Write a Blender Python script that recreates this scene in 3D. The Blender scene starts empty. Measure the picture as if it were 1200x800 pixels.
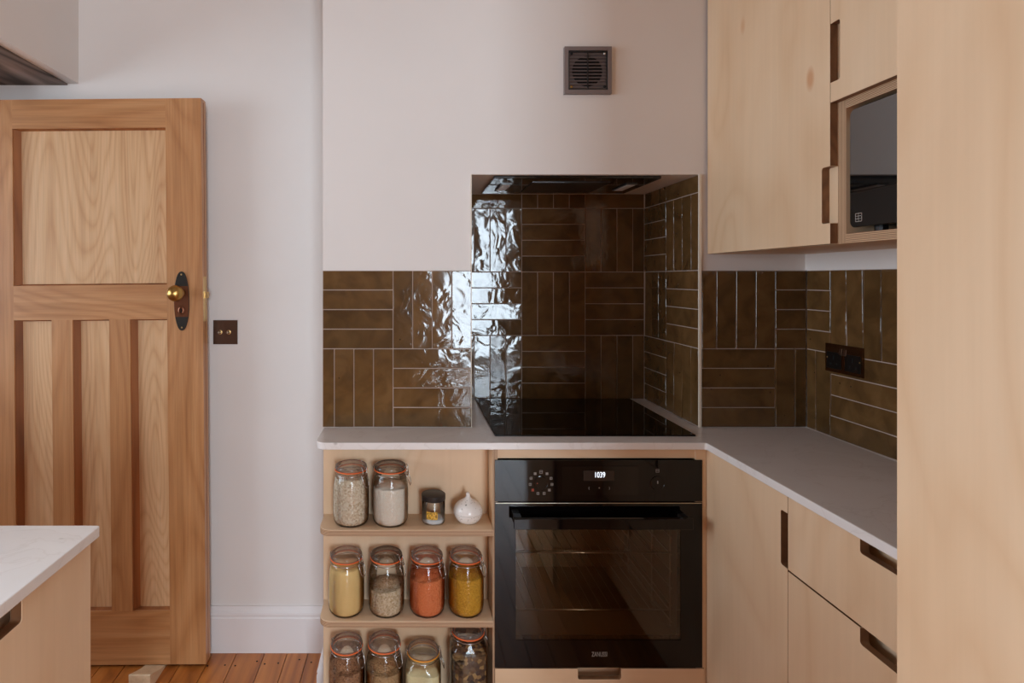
import bpy, bmesh, math, random
from mathutils import Vector, Matrix

random.seed(7)
SC = bpy.context.scene
COL = SC.collection

# ------------------------------------------------------------------ camera
H = 1.3765                      # eye height; world origin is the floor under the camera
cam_d = bpy.data.cameras.new('camera')
cam_d.sensor_fit = 'HORIZONTAL'
cam_d.sensor_width = 36.0
cam_d.lens = 677.0 / 1200.0 * 36.0
cam_d.shift_x = (600 - 482) / 1200.0
cam_d.shift_y = -(400 - 326.5) / 1200.0
cam_d.clip_start = 0.02
cam = bpy.data.objects.new('camera', cam_d)
COL.objects.link(cam)
cam.location = (0, 0, H)
cam.rotation_euler = (math.pi / 2, 0, 0)
SC.camera = cam

# ------------------------------------------------------------------ world, daylight, exposure
w = bpy.data.worlds.new('sky')
SC.world = w
w.use_nodes = True
w.node_tree.nodes['Background'].inputs[0].default_value = (0.80, 0.88, 1.0, 1)
w.node_tree.nodes['Background'].inputs[1].default_value = 1.0

def area(name, loc, rot, sx, sy, power, col):
    l = bpy.data.lights.new(name, 'AREA')
    l.shape = 'RECTANGLE'
    l.size, l.size_y = sx, sy
    l.energy = power
    l.color = col
    o = bpy.data.objects.new(name, l)
    COL.objects.link(o)
    o.location = loc
    o.rotation_euler = rot
    return o

LC = (0.855, 1.0, 1.14)
# daylight standing just outside the glazed openings of the room, the last two added
HP = math.pi / 2
area('daylight_rear_glazing', (1.275, -5.68, 1.35), (HP, 0, 0), 1.45, 2.5, 152, LC)
area('daylight_side_window', (-3.62, -1.25, 1.50), (HP, 0, -HP), 1.9, 1.5, 30, LC)
area('fill_side_window', (-3.62, 0.80, 1.50), (HP, 0, -HP), 1.6, 1.5, 37, LC)  # unseen forward side window, added to balance the light
area('fill_rooflight', (-0.35, -0.95, 2.93), (0, 0, 0), 1.9, 1.5, 66, LC)  # unseen rooflight, added to brighten the upward faces

SC.view_settings.view_transform = 'Standard'
SC.view_settings.look = 'None'
SC.view_settings.gamma = 1.0
SC.view_settings.exposure = 0.70
SC.view_settings.use_curve_mapping = False
SC.cycles.max_bounces = 14
SC.cycles.diffuse_bounces = 6
SC.cycles.glossy_bounces = 6
SC.cycles.transmission_bounces = 8
SC.cycles.transparent_max_bounces = 24
SC.cycles.caustics_reflective = False
SC.cycles.caustics_refractive = False
SC.cycles.sample_clamp_indirect = 6.0
SC.cycles.use_denoising = True

# ------------------------------------------------------------------ materials
def srgb(r, g, b):
    f = lambda c: (c / 255 / 12.92) if c / 255 <= 0.04045 else ((c / 255 + 0.055) / 1.055) ** 2.4
    return (f(r), f(g), f(b), 1)

def newmat(name):
    m = bpy.data.materials.new(name)
    m.use_nodes = True
    nt = m.node_tree
    b = nt.nodes['Principled BSDF']
    return m, nt, b

def N(nt, kind, **kw):
    n = nt.nodes.new(kind)
    for k, v in kw.items():
        if k in n.inputs:
            n.inputs[k].default_value = v
        else:
            setattr(n, k, v)
    return n

def coords(nt, scale, rnd=True):
    tc = nt.nodes.new('ShaderNodeTexCoord')
    src = tc.outputs['Object']
    if rnd:
        oi = nt.nodes.new('ShaderNodeObjectInfo')
        mul = N(nt, 'ShaderNodeVectorMath', operation='SCALE')
        cmb = nt.nodes.new('ShaderNodeCombineXYZ')
        for i in range(3):
            nt.links.new(oi.outputs['Random'], cmb.inputs[i])
        nt.links.new(cmb.outputs[0], mul.inputs[0])
        mul.inputs['Scale'].default_value = 13.7
        add = N(nt, 'ShaderNodeVectorMath', operation='ADD')
        nt.links.new(src, add.inputs[0])
        nt.links.new(mul.outputs[0], add.inputs[1])
        src = add.outputs[0]
    mp = nt.nodes.new('ShaderNodeMapping')
    mp.inputs['Scale'].default_value = scale
    nt.links.new(src, mp.inputs[0])
    return mp.outputs[0]

def ramp(nt, fac, stops):
    r = nt.nodes.new('ShaderNodeValToRGB')
    e = r.color_ramp.elements
    while len(e) < len(stops):
        e.new(0.5)
    for el, (p, c) in zip(e, stops):
        el.position = p
        el.color = c
    nt.links.new(fac, r.inputs[0])
    return r.outputs[0]

def mixc(nt, fac, a, b, mode='MIX'):
    m = nt.nodes.new('ShaderNodeMix')
    m.data_type = 'RGBA'
    m.blend_type = mode
    if isinstance(fac, (int, float)):
        m.inputs[0].default_value = fac
    else:
        nt.links.new(fac, m.inputs[0])
    for i, s in ((6, a), (7, b)):
        if isinstance(s, tuple):
            m.inputs[i].default_value = s
        else:
            nt.links.new(s, m.inputs[i])
    return m.outputs[2]

def bump(nt, bsdf, height, strength, dist):
    b = nt.nodes.new('ShaderNodeBump')
    b.inputs['Strength'].default_value = strength
    b.inputs['Distance'].default_value = dist
    nt.links.new(height, b.inputs['Height'])
    nt.links.new(b.outputs[0], bsdf.inputs['Normal'])

def plain(name, col, rough=0.5, metal=0.0, spec=0.5, coat=0.0):
    m, nt, b = newmat(name)
    b.inputs['Base Color'].default_value = col
    b.inputs['Roughness'].default_value = rough
    b.inputs['Metallic'].default_value = metal
    b.inputs['Specular IOR Level'].default_value = spec
    b.inputs['Coat Weight'].default_value = coat
    return m

def plaster(name, col, rough=0.8):
    m, nt, b = newmat(name)
    v = coords(nt, (1, 1, 1), False)
    n = N(nt, 'ShaderNodeTexNoise', Scale=2.2, Detail=3.0)
    nt.links.new(v, n.inputs['Vector'])
    d = tuple(c * 0.965 for c in col[:3]) + (1,)
    c = ramp(nt, n.outputs[0], [(0.35, d), (0.65, col)])
    nt.links.new(c, b.inputs['Base Color'])
    b.inputs['Roughness'].default_value = rough
    b.inputs['Specular IOR Level'].default_value = 0.25
    n2 = N(nt, 'ShaderNodeTexNoise', Scale=90.0, Detail=3.0)
    nt.links.new(v, n2.inputs['Vector'])
    bump(nt, b, n2.outputs[0], 0.06, 0.002)
    return m

AX = {'x': 0, 'y': 1, 'z': 2}

def wood(name, dark, mid, light, axis, rough=0.4, fine=60.0, broad=7.0, stretch=16.0, contrast=1.0, coat=0.0, rings=0.35, knots=False, knotcol=None, finew=0.75, ringf=26.0, ringst=7.0):
    """figured timber, grain running along one object axis"""
    m, nt, b = newmat(name)
    def sc(cross, along):
        s = [cross] * 3
        s[AX[axis]] = along
        return s
    vb = coords(nt, sc(broad, broad / stretch))
    n1 = N(nt, 'ShaderNodeTexNoise', Scale=1.0, Detail=5.0, Roughness=0.55, Distortion=1.1)
    nt.links.new(vb, n1.inputs['Vector'])
    w_ = 0.22 / contrast
    base = ramp(nt, n1.outputs[0], [(0.5 - w_, dark), (0.5, mid), (0.5 + w_, light)])
    # cathedral figure: bands of a stretched, distorted field
    vr = coords(nt, sc(3.2, 3.2 / ringst))
    n3 = N(nt, 'ShaderNodeTexNoise', Scale=1.0, Detail=1.5, Distortion=0.6)
    nt.links.new(vr, n3.inputs['Vector'])
    mul = N(nt, 'ShaderNodeMath', operation='MULTIPLY')
    mul.inputs[1].default_value = ringf
    nt.links.new(n3.outputs[0], mul.inputs[0])
    fr = N(nt, 'ShaderNodeMath', operation='PINGPONG')
    fr.inputs[1].default_value = 1.0
    nt.links.new(mul.outputs[0], fr.inputs[0])
    ringc = ramp(nt, fr.outputs[0], [(0.0, dark), (0.3, mid), (0.7, light)])
    col = mixc(nt, rings, base, ringc)
    vf = coords(nt, sc(fine, fine / 40.0))
    n2 = N(nt, 'ShaderNodeTexNoise', Scale=1.0, Detail=4.0, Roughness=0.6)
    nt.links.new(vf, n2.inputs['Vector'])
    fine_c = ramp(nt, n2.outputs[0], [(0.35, (0.80, 0.78, 0.75, 1)), (0.62, (1.0, 1.0, 1.0, 1))])
    col = mixc(nt, finew, col, fine_c, 'MULTIPLY')
    if knots:
        vk = coords(nt, sc(4.5, 2.2))
        vo = N(nt, 'ShaderNodeTexVoronoi', Scale=1.0, Randomness=1.0)
        nt.links.new(vk, vo.inputs['Vector'])
        k = ramp(nt, vo.outputs['Distance'], [(0.035, (1, 1, 1, 1)), (0.075, (0, 0, 0, 1))])
        col = mixc(nt, k, col, knotcol or dark)
    nt.links.new(col, b.inputs['Base Color'])
    b.inputs['Roughness'].default_value = rough
    b.inputs['Coat Weight'].default_value = coat
    b.inputs['Coat Roughness'].default_value = 0.28
    bump(nt, b, n2.outputs[0], 0.12, 0.0008)
    return m

PLY_D, PLY_M, PLY_L = srgb(210, 172, 134), srgb(222, 189, 153), srgb(230, 202, 170)
M = {}
for a in 'xyz':
    M['ply_' + a] = wood('birch_ply_' + a, PLY_D, PLY_M, PLY_L, a, rough=0.45, broad=3.2, fine=70.0, stretch=4, contrast=0.6, rings=0.3, knots=True, finew=0.16, ringf=14.0, ringst=2.4, knotcol=srgb(204, 154, 114))

def plyedge(axis):
    m, nt, b = newmat('ply_edge_' + axis)
    v = coords(nt, (1, 1, 1), False)
    wv = N(nt, 'ShaderNodeTexWave', wave_type='BANDS', bands_direction=axis.upper(), Scale=92.0, Distortion=0.6, Detail=2.0)
    wv.inputs['Detail Scale'].default_value = 0.4
    nt.links.new(v, wv.inputs['Vector'])
    c = ramp(nt, wv.outputs[1], [(0.25, srgb(128, 88, 60)), (0.5, srgb(184, 146, 110)), (0.8, srgb(208, 176, 142))])
    nt.links.new(c, b.inputs['Base Color'])
    b.inputs['Roughness'].default_value = 0.55
    return m
for a in 'xyz':
    M['edge_' + a] = plyedge(a)
M['edge_dark'] = wood('shaded_edge', srgb(96, 62, 38), srgb(124, 84, 54), srgb(150, 106, 70), 'y', rough=0.5, finew=0.4)  # darker than the other ply edges: notch shade put into the colour

OAK_D, OAK_M, OAK_L = srgb(150, 96, 54), srgb(180, 124, 76), srgb(202, 150, 102)
for a in 'xz':
    M['door_' + a] = wood('varnished_pine_' + a, OAK_D, OAK_M, OAK_L, a, rough=0.40, broad=26.0, fine=170.0, stretch=30, contrast=0.7, rings=0.25, coat=0.4, ringf=50.0)
    M['panel_' + a] = wood('varnished_pine_panel_' + a, srgb(178, 126, 82), srgb(208, 164, 120), srgb(222, 184, 144), a, rough=0.36, broad=24.0, fine=190.0, stretch=26, contrast=0.7, rings=0.28, coat=0.45, ringf=110.0, finew=0.6)
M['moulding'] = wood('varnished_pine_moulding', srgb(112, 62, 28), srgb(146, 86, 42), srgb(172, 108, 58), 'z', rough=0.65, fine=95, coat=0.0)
M['floor'] = wood('pine_floorboard', srgb(124, 64, 22), srgb(176, 102, 42), srgb(200, 126, 60), 'y', rough=0.32, broad=9.0, fine=70.0, stretch=9, contrast=1.1, rings=0.4, coat=0.3, knots=True, knotcol=srgb(70, 34, 16))
M['gap'] = plain('floor_gap', srgb(52, 30, 16), 0.9)
M['lintel'] = wood('dark_rough_timber', srgb(60, 50, 45), srgb(112, 94, 84), srgb(160, 140, 130), 'y', rough=0.8, broad=9, fine=50, stretch=6, contrast=1.5, rings=0.4)
M['wedge'] = wood('pale_wedge_timber', srgb(205, 175, 140), srgb(222, 196, 160), srgb(232, 210, 178), 'y', rough=0.6)
M['plaster'] = plaster('warm_white_plaster', srgb(226, 219, 214))
M['ceiling'] = plaster('white_ceiling', srgb(232, 228, 224))
M['gloss_white'] = plain('white_eggshell_paint', srgb(228, 222, 220), 0.4)
M['trim'] = plain('cream_edge_trim', srgb(222, 208, 190), 0.5)
M['black_plastic'] = plain('black_plastic', srgb(24, 22, 22), 0.35)
M['black_hole'] = plain('black_void', srgb(8, 8, 8), 0.8)
M['black_glass'] = plain('black_glass', srgb(10, 9, 9), 0.045, 0, 0.5, 0.0)
M['oven_black'] = plain('black_enamel', srgb(8, 6, 6), 0.06, 0, 0.42)
M['hob'] = plain('black_ceramic_glass', srgb(6, 6, 7), 0.03)
M['vent_plastic'] = plain('taupe_brown_plastic', srgb(118, 104, 101), 0.35)
M['brass'] = plain('aged_brass', srgb(176, 138, 78), 0.28, 1.0)
M['brass_pale'] = plain('pale_brass', srgb(208, 176, 120), 0.35, 1.0)
M['steel'] = plain('steel_wire', srgb(190, 186, 182), 0.25, 1.0)
M['chrome'] = plain('chrome_bar', srgb(226, 214, 196), 0.3, 1.0)
M['bronze'] = plain('bronze_plate', srgb(92, 66, 52), 0.35, 0.8)
M['socket_plate'] = plain('dark_bronze_plate', srgb(132, 98, 70), 0.25, 1.0)
M['socket_black'] = plain('black_socket_insert', srgb(14, 12, 11), 0.3)
M['patina'] = plain('dark_patina_metal', srgb(54, 50, 46), 0.4, 0.7)
M['copper'] = plain('worn_copper_patina', srgb(112, 66, 42), 0.35, 0.7)
M['rubber'] = plain('orange_rubber', srgb(240, 112, 52), 0.5)
M['rubber_yellow'] = plain('amber_rubber', srgb(240, 156, 48), 0.5)
M['lid_black'] = plain('black_lid', srgb(38, 33, 31), 0.45)
M['silver_print'] = plain('grey_print', srgb(158, 150, 142), 0.5)
M['red_print'] = plain('red_print', srgb(170, 70, 40), 0.5)
M['enamel'] = plain('oven_cavity_enamel', srgb(172, 152, 124), 0.35)
M['steel_grey'] = plain('brushed_filter', srgb(90, 88, 88), 0.35, 0.9)

def quartz():
    m, nt, b = newmat('white_quartz')
    v = coords(nt, (1, 1, 1), False)
    n = N(nt, 'ShaderNodeTexNoise', Scale=5.5, Detail=7.0, Distortion=1.6)
    nt.links.new(v, n.inputs['Vector'])
    c = ramp(nt, n.outputs[0], [(0.30, srgb(226, 220, 216)), (0.485, srgb(228, 222, 218)), (0.5, srgb(222, 215, 210)), (0.515, srgb(229, 223, 219)), (0.7, srgb(231, 226, 222))])
    v2 = coords(nt, (5, 9, 5), False)
    vo = N(nt, 'ShaderNodeTexVoronoi', Scale=1.6)
    nt.links.new(v2, vo.inputs['Vector'])
    k = ramp(nt, vo.outputs['Distance'], [(0.03, (1, 1, 1, 1)), (0.07, (0, 0, 0, 1))])
    c = mixc(nt, k, c, srgb(186, 176, 169))
    nt.links.new(c, b.inputs['Base Color'])
    b.inputs['Roughness'].default_value = 0.22
    return m
M['quartz'] = quartz()

def tile_mat():
    m, nt, b = newmat('brown_glazed_tile')
    v = coords(nt, (1, 1, 1))
    n = N(nt, 'ShaderNodeTexNoise', Scale=14.0, Detail=4.0, Distortion=0.8)
    nt.links.new(v, n.inputs['Vector'])
    c = ramp(nt, n.outputs[0], [(0.3, srgb(80, 57, 33)), (0.5, srgb(96, 70, 41)), (0.7, srgb(108, 80, 49))])
    oi = nt.nodes.new('ShaderNodeObjectInfo')
    tone = ramp(nt, oi.outputs['Random'], [(0.0, (0.80, 0.78, 0.74, 1)), (1.0, (1.14, 1.10, 1.06, 1))])
    c = mixc(nt, 1.0, c, tone, 'MULTIPLY')
    vo = N(nt, 'ShaderNodeTexVoronoi', Scale=19.0)
    nt.links.new(v, vo.inputs['Vector'])
    k = ramp(nt, vo.outputs['Distance'], [(0.03, (1, 1, 1, 1)), (0.06, (0, 0, 0, 1))])
    c = mixc(nt, k, c, srgb(48, 30, 18))
    nt.links.new(c, b.inputs['Base Color'])
    b.inputs['Roughness'].default_value = 0.07
    b.inputs['Specular IOR Level'].default_value = 0.55
    n2 = N(nt, 'ShaderNodeTexNoise', Scale=15.0, Detail=2.5, Roughness=0.5, Distortion=0.6)
    nt.links.new(v, n2.inputs['Vector'])
    bump(nt, b, n2.outputs[0], 0.5, 0.0036)
    return m
M['tile'] = tile_mat()
M['grout'] = plain('beige_grout', srgb(178, 156, 142), 0.9)

def thin_glass(name, tint, edge, rough=0.0, ior=1.45, haze=None):
    """thin-walled clear glass: fresnel reflection over tinted see-through"""
    m, nt, b = newmat(name)
    nt.nodes.remove(b)
    out = nt.nodes['Material Output']
    tr = nt.nodes.new('ShaderNodeBsdfTransparent')
    gl = nt.nodes.new('ShaderNodeBsdfGlossy')
    gl.inputs['Roughness'].default_value = rough
    lw = N(nt, 'ShaderNodeLayerWeight', Blend=0.28)
    c = ramp(nt, lw.outputs['Facing'], [(0.0, tint), (0.45, tint), (1.0, edge)])
    nt.links.new(c, tr.inputs[0])
    fr = N(nt, 'ShaderNodeFresnel', IOR=ior)
    mx = nt.nodes.new('ShaderNodeMixShader')
    nt.links.new(fr.outputs[0], mx.inputs[0])
    nt.links.new(tr.outputs[0], mx.inputs[1])
    nt.links.new(gl.outputs[0], mx.inputs[2])
    last = mx.outputs[0]
    if haze:
        df = nt.nodes.new('ShaderNodeBsdfDiffuse')
        df.inputs[0].default_value = haze[1]
        m2 = nt.nodes.new('ShaderNodeMixShader')
        m2.inputs[0].default_value = haze[0]
        nt.links.new(last, m2.inputs[1])
        nt.links.new(df.outputs[0], m2.inputs[2])
        last = m2.outputs[0]
    nt.links.new(last, out.inputs[0])
    return m
M['glass'] = thin_glass('clear_jar_glass', (0.998, 0.998, 0.996, 1), (0.84, 0.83, 0.81, 1), 0.02)
M['glass_lid'] = thin_glass('ribbed_lid_glass', (0.95, 0.93, 0.91, 1), (0.72, 0.68, 0.64, 1), 0.10, 1.40, (0.17, srgb(206, 186, 172)))
M['glass_smoke'] = thin_glass('grey_lid_glass', (0.70, 0.66, 0.61, 1), (0.40, 0.36, 0.32, 1), 0.10, 1.40, (0.17, srgb(140, 122, 108)))
M['oven_glass'] = thin_glass('tinted_oven_glass', (0.84, 0.79, 0.72, 1), (0.4, 0.36, 0.32, 1), 0.01, 1.5)
M['pane'] = thin_glass('window_pane', (0.98, 0.99, 0.99, 1), (0.8, 0.85, 0.85, 1), 0.0)

def emit(name, col, s):
    m, nt, b = newmat(name)
    b.inputs['Base Color'].default_value = (0, 0, 0, 1)
    b.inputs['Emission Color'].default_value = col
    b.inputs['Emission Strength'].default_value = s
    return m
M['clock'] = emit('lit_clock_digits', (0.85, 0.9, 1.0, 1), 1.1)
M['hood_lamp'] = plain('frosted_lamp_lens', srgb(232, 230, 226), 0.3)

def grains(name, cols, scale, bumpd=0.002, rough=0.75):
    m, nt, b = newmat(name)
    v = coords(nt, (1, 1, 1))
    vo = N(nt, 'ShaderNodeTexVoronoi', Scale=scale)
    nt.links.new(v, vo.inputs['Vector'])
    sep = nt.nodes.new('ShaderNodeSeparateColor')
    nt.links.new(vo.outputs['Color'], sep.inputs[0])
    st = [(i / max(1, len(cols) - 1), c) for i, c in enumerate(cols)]
    c = ramp(nt, sep.outputs[0], st)
    nt.links.new(c, b.inputs['Base Color'])
    b.inputs['Roughness'].default_value = rough
    inv = N(nt, 'ShaderNodeMath', operation='SUBTRACT')
    inv.inputs[0].default_value = 1.0
    nt.links.new(vo.outputs['Distance'], inv.inputs[1])
    bump(nt, b, inv.outputs[0], 0.8, bumpd)
    return m
M['oats'] = grains('rolled_oats', [srgb(206, 172, 134), srgb(238, 212, 180), srgb(250, 232, 206), srgb(218, 184, 146)], 230)
M['rice'] = grains('white_rice', [srgb(250, 226, 200), srgb(255, 240, 220), srgb(252, 232, 208)], 420, 0.001)
M['semolina'] = grains('yellow_semolina', [srgb(252, 204, 128), srgb(255, 212, 140), srgb(254, 208, 134)], 700, 0.0005)
M['barley'] = grains('pearl_barley', [srgb(196, 158, 112), srgb(230, 200, 160), srgb(244, 220, 188), srgb(206, 168, 124)], 260)
M['lentils'] = grains('red_lentils', [srgb(240, 116, 60), srgb(252, 142, 86), srgb(246, 128, 72)], 300)
M['peas'] = grains('split_mung', [srgb(208, 140, 26), srgb(234, 170, 50), srgb(220, 154, 36)], 320)
M['seeds'] = grains('brown_seeds', [srgb(130, 86, 56), srgb(190, 138, 98), srgb(160, 110, 74)], 230)
M['flakes'] = grains('tan_flakes', [srgb(176, 132, 88), srgb(206, 164, 116), srgb(190, 146, 100)], 200)
M['flour'] = grains('cream_flour', [srgb(238, 214, 158), srgb(242, 220, 168)], 300, 0.0004)
M['mushroom'] = grains('dried_mushrooms', [srgb(58, 38, 28), srgb(120, 84, 50), srgb(84, 58, 44), srgb(190, 146, 88), srgb(70, 50, 48)], 85, 0.004)
M['salt'] = grains('white_salt', [srgb(240, 236, 232), srgb(230, 226, 222)], 600, 0.0004)

def speckle():
    m, nt, b = newmat('speckled_white_glaze')
    v = coords(nt, (1, 1, 1), False)
    vo = N(nt, 'ShaderNodeTexVoronoi', Scale=120.0)
    nt.links.new(v, vo.inputs['Vector'])
    c = ramp(nt, vo.outputs['Distance'], [(0.10, srgb(150, 138, 130)), (0.2, srgb(234, 228, 222))])
    nt.links.new(c, b.inputs['Base Color'])
    b.inputs['Roughness'].default_value = 0.18
    return m
M['ceramic'] = speckle()

def label_mat():
    m, nt, b = newmat('ochre_paper_label')
    v = coords(nt, (1, 1, 1), False)
    n = N(nt, 'ShaderNodeTexNoise', Scale=260.0, Detail=2.0)
    nt.links.new(v, n.inputs['Vector'])
    c = ramp(nt, n.outputs[0], [(0.42, srgb(120, 84, 24)), (0.5, srgb(226, 176, 66))])
    nt.links.new(c, b.inputs['Base Color'])
    return m
M['label'] = label_mat()

# ------------------------------------------------------------------ mesh helpers
def box(bm, x0, x1, y0, y1, z0, z1):
    vs = [bm.verts.new(p) for p in ((x0, y0, z0), (x1, y0, z0), (x1, y1, z0), (x0, y1, z0), (x0, y0, z1), (x1, y0, z1), (x1, y1, z1), (x0, y1, z1))]
    for f in ((3, 2, 1, 0), (4, 5, 6, 7), (0, 1, 5, 4), (1, 2, 6, 5), (2, 3, 7, 6), (3, 0, 4, 7)):
        bm.faces.new([vs[i] for i in f])

def prism(bm, pts, plane, a, b, edge_index=1):
    """2D outline extruded between a and b; rim faces get material slot edge_index"""
    def P(u, v, t):
        return {'XY': (u, v, t), 'XZ': (u, t, v), 'YZ': (t, u, v)}[plane]
    lo = [bm.verts.new(P(u, v, a)) for u, v in pts]
    hi = [bm.verts.new(P(u, v, b)) for u, v in pts]
    n = len(pts)
    bm.faces.new(lo)
    bm.faces.new(hi[::-1])
    for i in range(n):
        f = bm.faces.new((lo[i], hi[i], hi[(i + 1) % n], lo[(i + 1) % n]))
        f.material_index = edge_index
    bmesh.ops.recalc_face_normals(bm, faces=bm.faces[:])

def rounded(pts, seg=5):
    """pts of (u, v, r) -> outline with arcs"""
    out = []
    n = len(pts)
    for i, (u, v, r) in enumerate(pts):
        if r <= 0:
            out.append((u, v))
            continue
        p = Vector((u, v))
        a = (Vector(pts[i - 1][:2]) - p).normalized()
        c = (Vector(pts[(i + 1) % n][:2]) - p).normalized()
        half = math.acos(max(-1, min(1, a.dot(c)))) / 2
        t = r / math.tan(half)
        s, e = p + a * t, p + c * t
        ctr = p + (a + c).normalized() * (r / math.sin(half))
        a0 = math.atan2(s.y - ctr.y, s.x - ctr.x)
        a1 = math.atan2(e.y - ctr.y, e.x - ctr.x)
        d = (a1 - a0 + math.pi) % (2 * math.pi) - math.pi
        for k in range(seg + 1):
            an = a0 + d * k / seg
            out.append((ctr.x + r * math.cos(an), ctr.y + r * math.sin(an)))
    return out

def lathe(bm, prof, c, n=32, close=False, axis='z', power=2.0):
    """profile of (radius, height) about an axis through c; power > 2 squares the section"""
    rings = []
    for r, h in prof:
        ring = []
        for k in range(n):
            t = 2 * math.pi * k / n
            ct, st = math.cos(t), math.sin(t)
            q = (abs(ct) ** power + abs(st) ** power) ** (-1 / power) if power != 2 else 1
            u, v = r * q * ct, r * q * st
            if axis == 'z':
                p = (c[0] + u, c[1] + v, c[2] + h)
            elif axis == 'y':
                p = (c[0] + u, c[1] + h, c[2] + v)
            else:
                p = (c[0] + h, c[1] + u, c[2] + v)
            ring.append(bm.verts.new(p))
        rings.append(ring)
    for a, b in zip(rings, rings[1:]):
        for k in range(n):
            bm.faces.new((a[k], a[(k + 1) % n], b[(k + 1) % n], b[k]))
    if close:
        bm.faces.new(rings[0][::-1])
        bm.faces.new(rings[-1])
    bmesh.ops.recalc_face_normals(bm, faces=bm.faces[:])

def tube(bm, pts, r, n=8, cyclic=False):
    pts = [Vector(p) for p in pts]
    rings = []
    m = len(pts)
    up = Vector((0.13, 0.21, 0.97)).normalized()
    for i, p in enumerate(pts):
        if cyclic:
            t = (pts[(i + 1) % m] - pts[i - 1]).normalized()
        else:
            t = (pts[min(i + 1, m - 1)] - pts[max(i - 1, 0)]).normalized()
        u = t.cross(up)
        if u.length < 1e-4:
            u = t.cross(Vector((1, 0, 0)))
        u.normalize()
        v = t.cross(u)
        rings.append([bm.verts.new(p + r * (math.cos(2 * math.pi * k / n) * u + math.sin(2 * math.pi * k / n) * v)) for k in range(n)])
    seq = list(zip(rings, rings[1:]))
    if cyclic:
        seq.append((rings[-1], rings[0]))
    for a, b in seq:
        for k in range(n):
            bm.faces.new((a[k], a[(k + 1) % n], b[(k + 1) % n], b[k]))
    if not cyclic:
        bm.faces.new(rings[0][::-1])
        bm.faces.new(rings[-1])
    bmesh.ops.recalc_face_normals(bm, faces=bm.faces[:])

def root_of(o):
    while o.parent is not None:
        o = o.parent
    return o

def obj(name, bm, mats, parent=None, bevel=0.0, seg=2, smooth=False, loc=None):
    """links the bmesh (built in world coordinates) as ONE mesh object"""
    if bevel > 0:
        es = [e for e in bm.edges if len(e.link_faces) == 2 and e.calc_face_angle(0) > 0.5]
        bmesh.ops.bevel(bm, geom=es, offset=bevel, segments=seg, profile=0.5, affect='EDGES', clamp_overlap=True)
    base = root_of(parent)['base'] if parent is not None else (loc or None)
    if base is None:
        xs = [v.co for v in bm.verts]
        base = ((min(v.x for v in xs) + max(v.x for v in xs)) / 2, (min(v.y for v in xs) + max(v.y for v in xs)) / 2, min(v.z for v in xs))
    off = Vector(base)
    for v in bm.verts:
        v.co -= off
    me = bpy.data.meshes.new(name)
    bm.to_mesh(me)
    bm.free()
    if not isinstance(mats, (list, tuple)):
        mats = [mats]
    for m in mats:
        me.materials.append(M[m])
    if smooth:
        for p in me.polygons:
            p.use_smooth = True
        if smooth == 'auto':
            me.set_sharp_from_angle(angle=math.radians(40))
    o = bpy.data.objects.new(name, me)
    COL.objects.link(o)
    if parent is None:
        o.location = off
        o['base'] = tuple(off)
    else:
        o.parent = parent
    return o

def thing(name, label, cat, loc, group=None, kind=None):
    o = bpy.data.objects.new(name, None)
    o.empty_display_size = 0.05
    COL.objects.link(o)
    o.location = loc
    o['base'] = tuple(loc)
    return tag(o, label, cat, group, kind)

def tag(o, label, cat, group=None, kind=None):
    o['label'] = label
    o['category'] = cat
    if group:
        o['group'] = group
    if kind:
        o['kind'] = kind
    return o

def BM():
    return bmesh.new()

def bx(name, mats, parent, x0, x1, y0, y1, z0, z1, bevel=0.0, seg=2):
    b = BM()
    box(b, x0, x1, y0, y1, z0, z1)
    return obj(name, b, mats, parent, bevel, seg)

def text(name, body, size, mat, matrix, parent, stretch=1.0, bold=0.0):
    cu = bpy.data.curves.new(name, 'FONT')
    cu.body = body
    cu.size = size
    cu.align_x = 'CENTER'
    cu.align_y = 'CENTER'
    cu.extrude = 0.0002
    cu.offset = bold
    t = bpy.data.objects.new(name, cu)
    COL.objects.link(t)
    me = bpy.data.meshes.new_from_object(t.evaluated_get(bpy.context.evaluated_depsgraph_get()))
    bpy.data.objects.remove(t)
    b = BM()
    b.from_mesh(me)
    bpy.data.meshes.remove(me)
    b.transform(matrix @ Matrix.Diagonal((stretch, 1, 1, 1)))
    return obj(name, b, mat, parent)

FACE_MY = Matrix.Rotation(math.pi / 2, 4, 'X')                       # lettering that faces -Y
def at_my(x, y, z):
    return Matrix.Translation((x, y, z)) @ FACE_MY

# ------------------------------------------------------------------ planes of the room (metres)
YW = 2.1444      # alcove wall behind the door
YB = 1.8126      # tiled face of the chimney breast
YN = 2.238       # tiled back of the hob niche
YF = 1.6432      # worktop front
YO = 1.6593      # oven and cabinet fronts
XB0, XN0, XN1, XR = -0.2784, 0.1888, 0.9025, 1.24
ZW, ZN = 0.91, 1.7045
P = 0.246        # a block of four tiles
ZT = ZW + 2 * P  # top of the low tiled strips
G = 0.006        # tile thickness over the plaster
ZC = 2.75
YR, XL = -5.5, -3.45       # the room runs on behind the camera and widens to the right
XRR, YJ = 2.6, 0.13
TALL_Y = 0.75

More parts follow.
